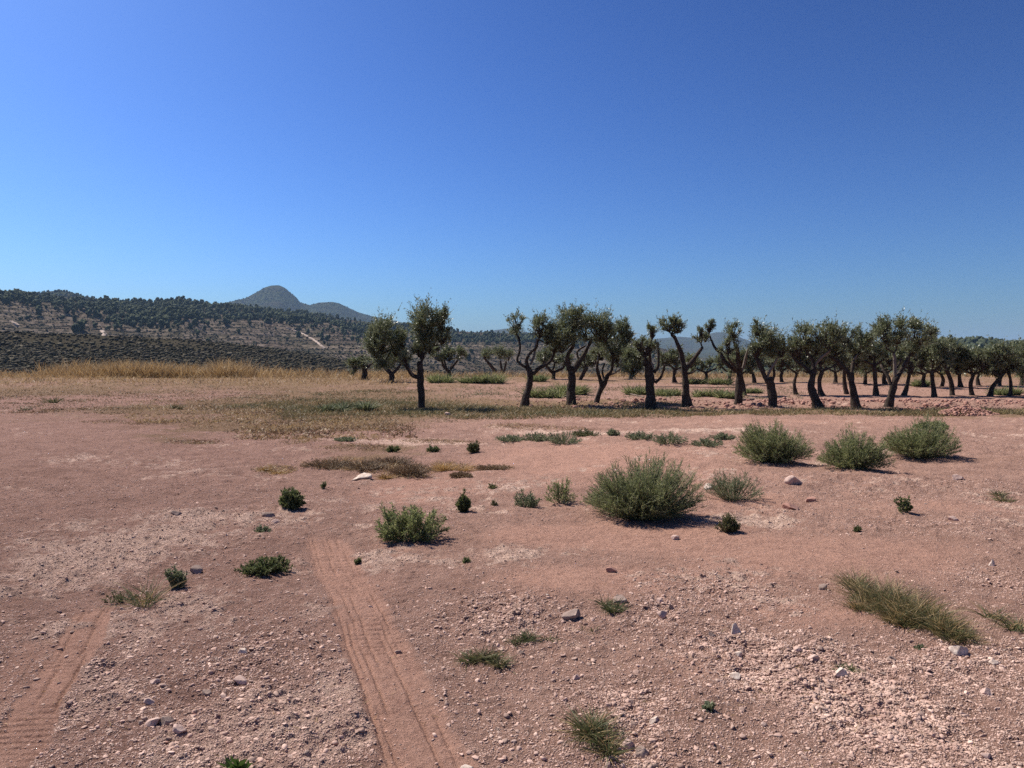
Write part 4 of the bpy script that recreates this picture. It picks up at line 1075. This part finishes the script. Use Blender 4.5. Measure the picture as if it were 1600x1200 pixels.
tuft('golden_tuft', (424, 735), 46, 12, 'flattened brown-gold tuft alone on the left', 'grass tuft', G_W, 46, 200, ('golden', 'dry_brown'), bw=.006, bend=.8)
G_D = 'dead brown weeds before the grove'
for i, (x, y, w, h, lab) in enumerate([(510, 729, 80, 15, 'dead brown weed at the end of the patch nearest the left'), (570, 731, 96, 13, 'dead brown weed in the middle of the patch'), (640, 743, 76, 22, 'dense dead brown weed behind the golden tuft and white stone'), (612, 722, 80, 13, 'dead brown weed at the back of the patch'), (770, 732, 60, 7, 'flat dead weed right of the golden tuft'), (720, 745, 40, 8, 'low dead weed under the golden tuft')]):
    shrub('dead_weed', (x, y), w, h, lab, 'dead weed', G_D, 60 + i, 150, leaf='dry_brown', stem='brown_stem', nl=12, br=5, leaf_l=.022, leaf_w=.006)
G_G = 'grey-green weeds lining the track before the grove'
for i, (x, y, w, h, lab) in enumerate([(800, 688, 60, 10, 'low grey-green weed nearest the left of the weed line'), (838, 688, 60, 15, 'grey-green weed second along the weed line'), (880, 692, 60, 24, 'tallest blue-green weed clump of the weed line'), (915, 680, 50, 12, 'thin reddish-green weed after the tallest clump'), (958, 680, 22, 12, 'small grey-green weed in a gap of the weed line'),
                                       (1000, 686, 50, 14, 'grey-green weed behind the largest bush'), (1045, 694, 60, 22, 'leafy grey-green weed right behind the largest bush'), (1105, 697, 56, 16, 'pale grey-green weed left of the broad dense bush'), (1130, 688, 40, 12, 'grey-green weed touching the broad dense bush'), (540, 690, 40, 6, 'small grey weed on the pale crust')]):
    shrub('weed', (x, y), w, h, lab, 'weed', G_G, 80 + i, 70, leaf='grey_leaf' if i != 3 else 'olive_weed', nl=16, br=4, leaf_l=.035, leaf_w=.011)
G_R = 'tall green weeds between the rows of olive trees'
for i, (x, y, w, h, lab) in enumerate([(738, 599, 40, 16, 'tall green weeds left under the three-stemmed olive tree'), (768, 599, 44, 20, 'tall dark weeds at the foot of the three-stemmed olive tree'), (690, 598, 44, 18, 'green weeds around the vase-shaped olive tree'), (850, 622, 60, 20, 'green weeds behind the four-forked olive trunk'), (878, 619, 40, 24, 'dense green weeds left of the tallest olive trunk'),
                                       (905, 616, 24, 18, 'green weeds right of the tallest olive trunk'), (995, 616, 50, 18, 'green weeds left of the thickest trunk'), (1045, 618, 50, 14, 'green weeds right of the thickest trunk'), (1110, 620, 60, 16, 'green weeds right of the mop-topped stem'), (1140, 622, 40, 14, 'green weeds left of the zigzag-limbed tree'), (1175, 614, 30, 10, 'green weeds right of the zigzag-limbed tree'),
                                       (840, 596, 40, 14, 'green weeds between far olive trees left of the low forked tree'), (1085, 600, 40, 12, 'far green weeds behind the mop-topped stem'), (1126, 601, 36, 14, 'far green weeds left of the short-trunked far tree'), (1436, 604, 26, 14, 'pale green weeds under the far tree right of the two-plumed tree'), (1570, 617, 50, 16, 'grey-green weeds around the small forked olive tree'), (556, 640, 60, 18, 'grey-green weed clump left of the lone olive tree'), (520, 643, 40, 14, 'low green weeds farther left of the lone olive tree')]):
    tuft('tall_weed', (x, y), w, h, lab, 'weeds', G_R, 110 + i, 520, ('salt_leaf', 'green_grass') if i < 16 else ('grey_leaf', 'green_grass'), bw=.028, bend=.3, centres=9, depth=.5)

# ------------------------------------------------------------------ uncountable grass
def cover(name, label, kindcat, n, sampler, hr, bw, mat, bend=0.5, up=1.0, seed=1, clump=0.5):
    rng = np.random.default_rng(seed)
    x, y = sampler(rng, n)
    keep = rng.random(len(x)) < np.clip(0.5 + clump * 1.6 * fbm(x / 1.1, y / 1.1, 4, seed + 200), 0.02, 1)
    x, y = x[keep], y[keep]
    b = np.stack([x, y, height(x, y) - 0.01], -1)
    d = norm(rng.normal(0, 0.5, b.shape) * [1, 1, .2] + [0, 0, up])
    mb = MB()
    sz = rng.uniform(*hr, len(x)) * (0.75 + 0.5 * fbm(x / 1.7, y / 1.7, 3, seed + 300))
    blades(mb, rng, b, d, sz, bw * rng.uniform(0.6, 1.4, len(x)), bend * rng.uniform(0.2, 1.3, len(x)))
    return tag(mb.build(name, M[mat]), label, kindcat, kind='stuff')

def in_px(quads):
    """uniform points over ground patches given as (x0, x1, y0, y1) in the photograph"""
    def f(rng, n):
        X, Y = [], []
        ws = np.array([(q[1] - q[0]) * (q[3] - q[2]) for q in quads], float); ws /= ws.sum()
        for q, w in zip(quads, ws):
            m = int(n * w)
            ya = ground_at(800, q[3])[1]; yb = ground_at(800, q[2])[1]
            s = rng.random(m)
            y = 1 / (1 / ya + (1 / yb - 1 / ya) * s)
            px = rng.uniform(q[0], q[1], m) + rng.normal(0, 12, m)
            X.append((px - 800) / F * y); Y.append(y)
        return np.concatenate(X), np.concatenate(Y)
    return f
def berm(rng, n):
    y = rng.uniform(52, 59, n); px = rng.uniform(-220, 640, n)
    k = rng.random(n) < np.interp(px, [-220, 60, 100, 130, 350, 380, 640], [.5, .5, .6, .5, .5, .8, .7])
    return ((px - 800) / F * y)[k], y[k]
cover('dry_grass', 'tall straw-coloured dry grass on the low bank', 'dry grass', 16000, berm, (0.55, 1.25), 0.030, 'dry', 0.35, 1.4, 3, 0.35)
def bank(rng, n):
    y = rng.uniform(51.5, 57, n); px = rng.uniform(110, 375, n) + rng.normal(0, 26, n)
    return (px - 800) / F * y, y
cover('tall_dry_grass', 'thick stand of tall orange-brown dry grass on the bank', 'dry grass', 17000, bank, (0.7, 2.0), 0.034, 'dry', 0.35, 1.6, 4, 0.3)
def berm2(rng, n):
    y = rng.uniform(52, 58, n); px = rng.uniform(560, 1860, n)
    return (px - 800) / F * y, y
cover('far_dry_grass', 'dry grass beyond the last olive trees', 'dry grass', 18000, berm2, (0.3, 0.95), 0.030, 'dry', 0.4, 1.2, 5, 0.4)
def plumes(rng, n):
    y = rng.uniform(53, 57, n); px = rng.choice([165, 180, 195, 205, 225, 285, 70, 125], n) + rng.normal(0, 8, n)
    return (px - 800) / F * y, y
cover('seed_plumes', 'tall thin seed plumes rising above the dry grass', 'grass', 120, plumes, (1.5, 2.3), 0.03, 'golden', 0.3, 2.2, 6, 0.1)
cover('dry_stubble', 'short brown dry stubble over the field', 'stubble', 60000, in_px([(-120, 640, 590, 625), (-40, 520, 612, 648), (380, 640, 640, 690), (640, 1700, 588, 612)]), (0.04, 0.16), 0.020, 'dry_brown', 0.6, 0.8, 7, 0.9)
cover('straw_stubble', 'pale straw stubble over the field', 'stubble', 40000, in_px([(-120, 640, 588, 612), (200, 560, 625, 660), (380, 600, 640, 690), (640, 1700, 588, 606)]), (0.04, 0.17), 0.018, 'dry', 0.6, 0.8, 9, 0.9)
cover('row_grass', 'mixed green and dry grass along the edge of the olive grove', 'grass', 44000, in_px([(420, 700, 626, 652), (690, 1060, 636, 655), (1000, 1700, 640, 651)]), (0.06, 0.30), 0.016, 'mixed_grass', 0.5, 0.9, 11, 0.8)
cover('green_row_grass', 'green grass along the edge of the olive grove', 'grass', 24000, in_px([(440, 690, 612, 650), (690, 1060, 637, 653), (700, 1260, 604, 622), (340, 460, 628, 640)]), (0.06, 0.27), 0.016, 'green_grass', 0.5, 0.9, 13, 0.9)

def fringe(rng, n):
    y = 53 - 11 * rng.random(n) ** 1.8; px = rng.uniform(-220, 660, n)
    return (px - 800) / F * y, y
def spots(L):
    def f(rng, n):
        X, Y = [], []
        w = np.array([q[2] * q[3] ** .5 for q in L], float); w /= w.sum()
        for q, k in zip(L, w):
            c = patch(*q); m = max(4, int(n * k))
            r = np.sqrt(rng.random(m)); a = rng.uniform(0, 6.283, m)
            X.append(c[0] + r * np.cos(a) * c[2] * rng.normal(1, .15, m)); Y.append(c[1] + r * np.sin(a) * c[3] * rng.normal(1, .15, m))
        return np.concatenate(X), np.concatenate(Y)
    return f
MATS_ = [(520, 722, 46, 9), (575, 728, 60, 9), (640, 732, 40, 9), (700, 728, 40, 6), (770, 732, 34, 3), (640, 745, 30, 4), (430, 732, 30, 5), (560, 700, 60, 5), (470, 690, 30, 8), (350, 660, 60, 10), (420, 668, 50, 8), (520, 660, 60, 9), (620, 668, 60, 5), (300, 690, 40, 5), (240, 660, 40, 4), (160, 660, 30, 3), (690, 690, 60, 3), (840, 668, 100, 3)]
cover('dead_mats', 'mats of brown dead weeds before the grove', 'dead weeds', 26000, spots(MATS_), (0.03, 0.12), 0.009, 'dry_brown', 0.7, 0.7, 15, 0.6)
cover('straw_mats', 'straw-coloured dead grass in patches before the grove', 'dead grass', 17000, spots(MATS_ + [(480, 640, 80, 12), (330, 640, 90, 12), (590, 640, 60, 10)]), (0.03, 0.13), 0.009, 'dry', 0.7, 0.8, 16, 0.8)
cover('olive_patches', 'yellow-green weeds around the lone olive tree', 'weeds', 22000, spots([(560, 632, 70, 12), (620, 645, 60, 7), (480, 630, 50, 9), (690, 645, 60, 6), (760, 640, 60, 6), (400, 636, 60, 6), (480, 650, 40, 5), (540, 655, 60, 5), (880, 645, 60, 4), (960, 645, 60, 4), (540, 615, 50, 5), (620, 612, 60, 4)]), (0.06, 0.24), 0.014, 'mixed_grass', 0.5, 0.9, 17, 0.7)
cover('field_weeds', 'faded brown and olive weeds across the field before the bank', 'weeds', 27000, in_px([(-120, 420, 596, 640), (300, 720, 604, 660), (680, 1120, 622, 656)]), (0.04, 0.20), 0.016, 'faded', 0.6, 0.8, 19, 0.9)
cover('bank_fringe', 'shorter straw grass thinning out before the bank', 'dry grass', 16000, fringe, (0.12, 0.55), 0.026, 'dry', 0.5, 1.1, 20, 0.5)
cover('straw_litter', 'broken straw and stalks lying over the bare earth', 'straw', 9000, in_px([(-100, 700, 640, 960), (700, 1700, 655, 900), (-100, 1700, 900, 1240)]), (0.02, 0.075), 0.0035, 'dry', 0.3, 0.12, 18, 0.9)

# ------------------------------------------------------------------ stones
def gravel():
    rng = np.random.default_rng(77)
    n = 420000
    px = rng.uniform(-160, 1760, n); py = 606 + 660 * rng.random(n) ** 0.9
    y = 1.6 * F / (py - 568.0); x = (px - 800) / F * y
    cr, rd, dr, cl, tr, rib = zones(x, y)
    d = np.clip(0.42 + 0.9 * cl + 0.45 * cr - 0.40 * rd, 0.05, 1) * (1 - 0.5 * tr) * (1 - 0.6 * dr)
    k = rng.random(n) < d
    x, y, cl = x[k], y[k], cl[k]
    n = len(x)
    s = 0.0050 * (1 - rng.random(n)) ** (-0.36)
    s = np.minimum(s * (0.85 + 0.70 * cl), 0.034)
    s = np.maximum(s, 0.0013 * y)
    z = height(x, y)
    pos = np.stack([x, y, z + s * 0.06], -1)
    mb = MB()
    small = s < 0.013
    rocks(mb, rng, pos[small], s[small] * 1.25, 4, 0.8, 2, (0.5, 0.8))
    rocks(mb, rng, pos[~small], s[~small], 1, 0.62, 9, (0.3, 0.75))
    tag(mb.build('gravel', M['gravel']), 'loose pinkish gravel and pebbles strewn over the earth', 'gravel', kind='stuff')
    # clods turned up along the tree row
    m = 5200
    y = rng.uniform(26.2, 31.0, m); px = rng.uniform(700, 1800, m); x = (px - 800) / F * y
    k = rng.random(m) < np.clip(0.4 + fbm(x / 1.5, y / 1.5, 3, 401), 0.05, 1) * sst(700, 1040, px)
    x, y = x[k], y[k]; s = 0.05 * (1 - rng.random(len(x))) ** (-0.4); s = np.minimum(s, 0.22)
    mb = MB(); rocks(mb, rng, np.stack([x, y, height(x, y) + s * .2], -1), s, 1, 0.8, 6)
    tag(mb.build('earth_clods', M['red_stone']), 'reddish clods of turned earth along the tree row', 'clods', kind='stuff')
gravel()

def heap(px, py, w, h, label, seed, n, size):
    rng = np.random.default_rng(seed)
    B, W, H = size_at((px, py), w, h)
    a = rng.uniform(0, 6.283, n); q = np.sqrt(rng.random(n))
    x, y = np.cos(a) * q * W / 2, np.sin(a) * q * W / 2 * 0.7
    z = H * (1 - q ** 1.6) * (0.75 + 0.4 * vnoise(x * 3, y * 3, seed))
    mb = MB(); rocks(mb, rng, np.stack([x, y, z], -1) + B, np.minimum(size * (1 - rng.random(n)) ** -0.35, size * 3), 1, 0.8, 6)
    return tag(mb.build('rubble', M['red_stone'] if seed % 2 else M['stone']), label, 'rubble heap', kind='stuff')
heap(1512, 648, 92, 13, 'heap of pale pinkish rubble beside the grove edge', 3, 600, 0.05)
heap(1425, 642, 50, 6, 'low spread of rubble beside the two-plumed olive tree', 5, 160, 0.05)
heap(372, 582, 40, 22, 'reddish rubble heap on the dry grass bank', 3, 260, 0.16)

def stone(px, py, wpx, hpx, label, mat, seed, tall=False):
    rng = np.random.default_rng(seed)
    B, W, H = size_at((px, py), wpx, hpx)
    V0, F0 = ICO[3]
    V = V0 * (1 + 0.10 * vnoise(V0[:, 0:1] * 2 + seed, V0[:, 1:2] * 2 + V0[:, 2:3] * 1.3, seed)) 
    for _ in range(11):
        nn = norm(rng.normal(size=3)); V = V - np.maximum(V @ nn - rng.uniform(0.4, 0.8), 0)[:, None] * nn
    V = V + 0.03 * norm(V) * vnoise(V[:, 0:1] * 7 + seed, V[:, 1:2] * 7 + V[:, 2:3] * 5, seed + 1)
    V[:, 0] *= W / (V[:, 0].max() - V[:, 0].min()); V[:, 1] *= W * 0.8 / (V[:, 1].max() - V[:, 1].min())
    V[:, 2] *= H * 1.3 / (V[:, 2].max() - V[:, 2].min())
    if tall:
        f = 1 - 0.55 * np.clip((V[:, 2] - V[:, 2].min()) / (H * 1.25), 0, 1); V[:, 0] = V[:, 0] * f - 0.2 * W * (1 - f); V[:, 1] *= f
    V[:, 2] += H * 0.16
    mb = MB(); mb.add(V, tris=F0)
    o = mb.build('stone', M[mat], None, False, tuple(B))
    return tag(o, label, 'stone', 'stones that stand out on the bare earth')
for i, (x, y, w, h, mt, lab, tall) in enumerate([
    (565, 746, 34, 12, 'white_stone', 'white and pink rock beside the golden tuft of dead weeds', 0), (1241, 757, 28, 17, 'stone', 'large smooth pink boulder below the three bushes', 0), (1234, 794, 24, 12, 'red_stone', 'reddish rock below the pink boulder', 0),
    (1269, 783, 16, 9, 'red_stone', 'small reddish rock right of the two below the boulder', 0), (275, 808, 18, 9, 'grey_stone', 'dark lone stone on the left open ground', 0), (417, 808, 20, 8, 'grey_stone', 'flat grey stone left of the dark seedling', 0), (432, 818, 14, 7, 'stone', 'pale stone just below the flat grey stone', 0),
    (1150, 985, 24, 22, 'white_stone', 'pointed white stone standing upright', 1), (893, 966, 32, 14, 'grey_stone', 'grey two-toned rock left of the grass streak', 0), (965, 941, 26, 9, 'grey_stone', 'half-buried stone behind the green grass streak', 0), (1311, 1055, 18, 14, 'white_stone', 'white block in front of the flat grass wisp', 0),
    (1497, 1020, 34, 16, 'white_stone', 'pale jagged rock at the tip of the big grass clump', 0), (1554, 1037, 15, 8, 'white_stone', 'bright white flat pebble near the right edge', 0), (1551, 878, 11, 11, 'white_stone', 'bright white upright pebble above the right edge grass', 1), (1286, 918, 14, 12, 'grey_stone', 'dark lump at the left tip of the big grass clump', 0),
    (238, 1136, 24, 14, 'stone', 'left stone of the close trio near the bottom', 0), (260, 1133, 22, 13, 'grey_stone', 'middle stone of the close trio near the bottom', 0), (279, 1144, 22, 15, 'stone', 'right tilted stone of the close trio near the bottom', 0), (221, 1133, 10, 8, 'grey_stone', 'small dark stone at the end of the close trio', 0),
    (376, 1068, 26, 13, 'stone', 'half-sunken round stone above the trio', 0), (322, 1086, 15, 9, 'grey_stone', 'small dark stone left of the half-sunken one', 0), (241, 1072, 18, 9, 'stone', 'flat pale stone above the trio', 0), (233, 1102, 17, 9, 'stone', 'rounded stone directly above the trio', 0), (380, 1028, 16, 9, 'white_stone', 'pale stone in the stony patch beside the pinkish soil', 0),
    (728, 1195, 22, 13, 'white_stone', 'white flat rock at the foot of the main tyre track', 0), (1153, 1021, 15, 9, 'white_stone', 'white chip below the pointed stone', 0), (1148, 1053, 17, 8, 'white_stone', 'creamy flat stone below the white chip', 0), (1022, 1126, 17, 10, 'white_stone', 'white angular stone right of the slanting grass', 0),
    (1034, 963, 17, 11, 'stone', 'pinkish stone at the end of a line of clods', 0), (1031, 940, 12, 8, 'stone', 'upper stone in the line of clods', 0), (1047, 948, 12, 10, 'grey_stone', 'dark stone in the line of clods', 0), (1110, 993, 11, 9, 'grey_stone', 'black-sided stone left of the pointed white stone', 0),
    (953, 895, 18, 9, 'red_stone', 'reddish lump on the smooth red earth', 0), (1272, 1028, 20, 12, 'stone', 'light pink stone left of the white block', 0), (1245, 1014, 14, 8, 'stone', 'light stone on a row of dark clods', 0), (1540, 1082, 20, 12, 'stone', 'pink lump with a dark base near the right edge', 0), (1395, 1024, 14, 8, 'grey_stone', 'dark-shadowed stone below the big grass clump', 0),
    (1541, 1184, 20, 10, 'stone', 'rounded stone near the bottom right corner', 0), (480, 1178, 12, 9, 'grey_stone', 'dark stone by the bottom edge left of the tyre track', 0), (305, 890, 24, 12, 'grey_stone', 'dark-sided flat rock beside the grey-leaved weed', 0), (1490, 812, 16, 9, 'stone', 'stone on the clod line right of the short leafy weed', 0), (1055, 842, 13, 8, 'stone', 'small pale stone in front of the largest bush', 0),
    (1105, 765, 16, 9, 'white_stone', 'white stone between the two neighbouring bushes', 0), (1495, 748, 18, 9, 'stone', 'pale stone right of the bush mound', 0), (700, 650, 10, 6, 'stone', 'pale stone by the lone tree grass', 0), (900, 1055, 14, 10, 'stone', 'stone stack in the middle of the gravel', 0), (980, 1160, 26, 16, 'stone', 'pink rock under the slanting grass clump', 0), (1000, 1172, 24, 14, 'grey_stone', 'dark rock right of the slanting grass clump', 0),
    (325, 1192, 0.1, 0.1, 'stone', '', 0)]):
    if lab: stone(x, y, w, h, lab, mt, 700 + i, tall)

# smaller stones lying loose everywhere: one of each of eight shapes, then copies
def loose():
    rng = np.random.default_rng(31)
    protos = []
    for i in range(8):
        mb = MB(); rocks(mb, rng, np.zeros((1, 3)), np.ones(1), 2, 0.6, 12, (0.3, 0.75))
        protos.append(mb.mesh('stone', M[('stone', 'stone', 'red_stone', 'grey_stone', 'stone', 'white_stone', 'stone', 'grey_stone')[i]]))
    c = 0
    while c < 210:
        px, py = rng.uniform(-20, 1620), 760 + 450 * rng.random()
        B = ground_at(px, py)
        x, y = B[:1], B[1:2]
        z = zones(x, y)
        if rng.random() > np.clip(0.25 + z[3][0] + 0.2 * z[0][0] - 0.6 * z[4][0], 0.03, 1): continue
        s = 0.017 * (1 - rng.random() * 0.97) ** -0.3
        o = bpy.data.objects.new('small_stone', protos[int(rng.integers(0, 8))])
        col.objects.link(o)
        o.location = (B[0], B[1], float(height(x, y)[0]) + 0.06 * s)
        o.scale = (s, s * rng.uniform(.7, 1.2), s * rng.uniform(.7, 1.1)); o.rotation_euler = (rng.normal(0, .2), rng.normal(0, .2), rng.uniform(0, 6.28))
        tag(o, 'small loose stone lying on the bare reddish earth', 'stone', 'small loose stones scattered over the earth')
        c += 1
loose()

# ------------------------------------------------------------------ irrigation line through the grove
def hose(pts, r, label, z=0.25):
    P = np.array([ground_at(*p) for p in pts]); P[:, 2] += z
    n = len(P); tt = np.linspace(0, n - 1, 40)
    Q = np.stack([np.interp(tt, np.arange(n), P[:, k]) for k in range(3)], -1)
    mb = MB(); tubes(mb, Q[None], np.full((1, 40), r), 6, cap=True)
    tag(mb.build('irrigation_pipe', M['hose'], smooth=True), label, 'pipe')
hose([(1018, 612), (1060, 612), (1110, 613), (1150, 613)], 0.022, 'thin brown irrigation pipe strung between the tree trunks')
hose([(1158, 627), (1178, 626)], 0.05, 'short dark pipe lying right of the zigzag-limbed tree', 0.06)
hose([(985, 617), (1006, 622)], 0.03, 'dark bent pipe left of the thickest trunk', 0.05)

# ------------------------------------------------------------------ haze
def haze():
    m, nt, out = mat_new('haze')
    v = N_(nt, 'ShaderNodeVolumePrincipled')
    v.inputs['Color'].default_value = (0.47, 0.70, 1.0, 1)
    v.inputs['Density'].default_value = 7.5e-5
    v.inputs['Anisotropy'].default_value = 0.0
    nt.links.new(v.outputs[0], out.inputs['Volume'])
    mb = MB(); box(mb, -17000, 17000, -300, 17500, -60, 480)
    tag(mb.build('haze', m), 'thin bluish summer haze in the air', 'haze', kind='stuff')
haze()
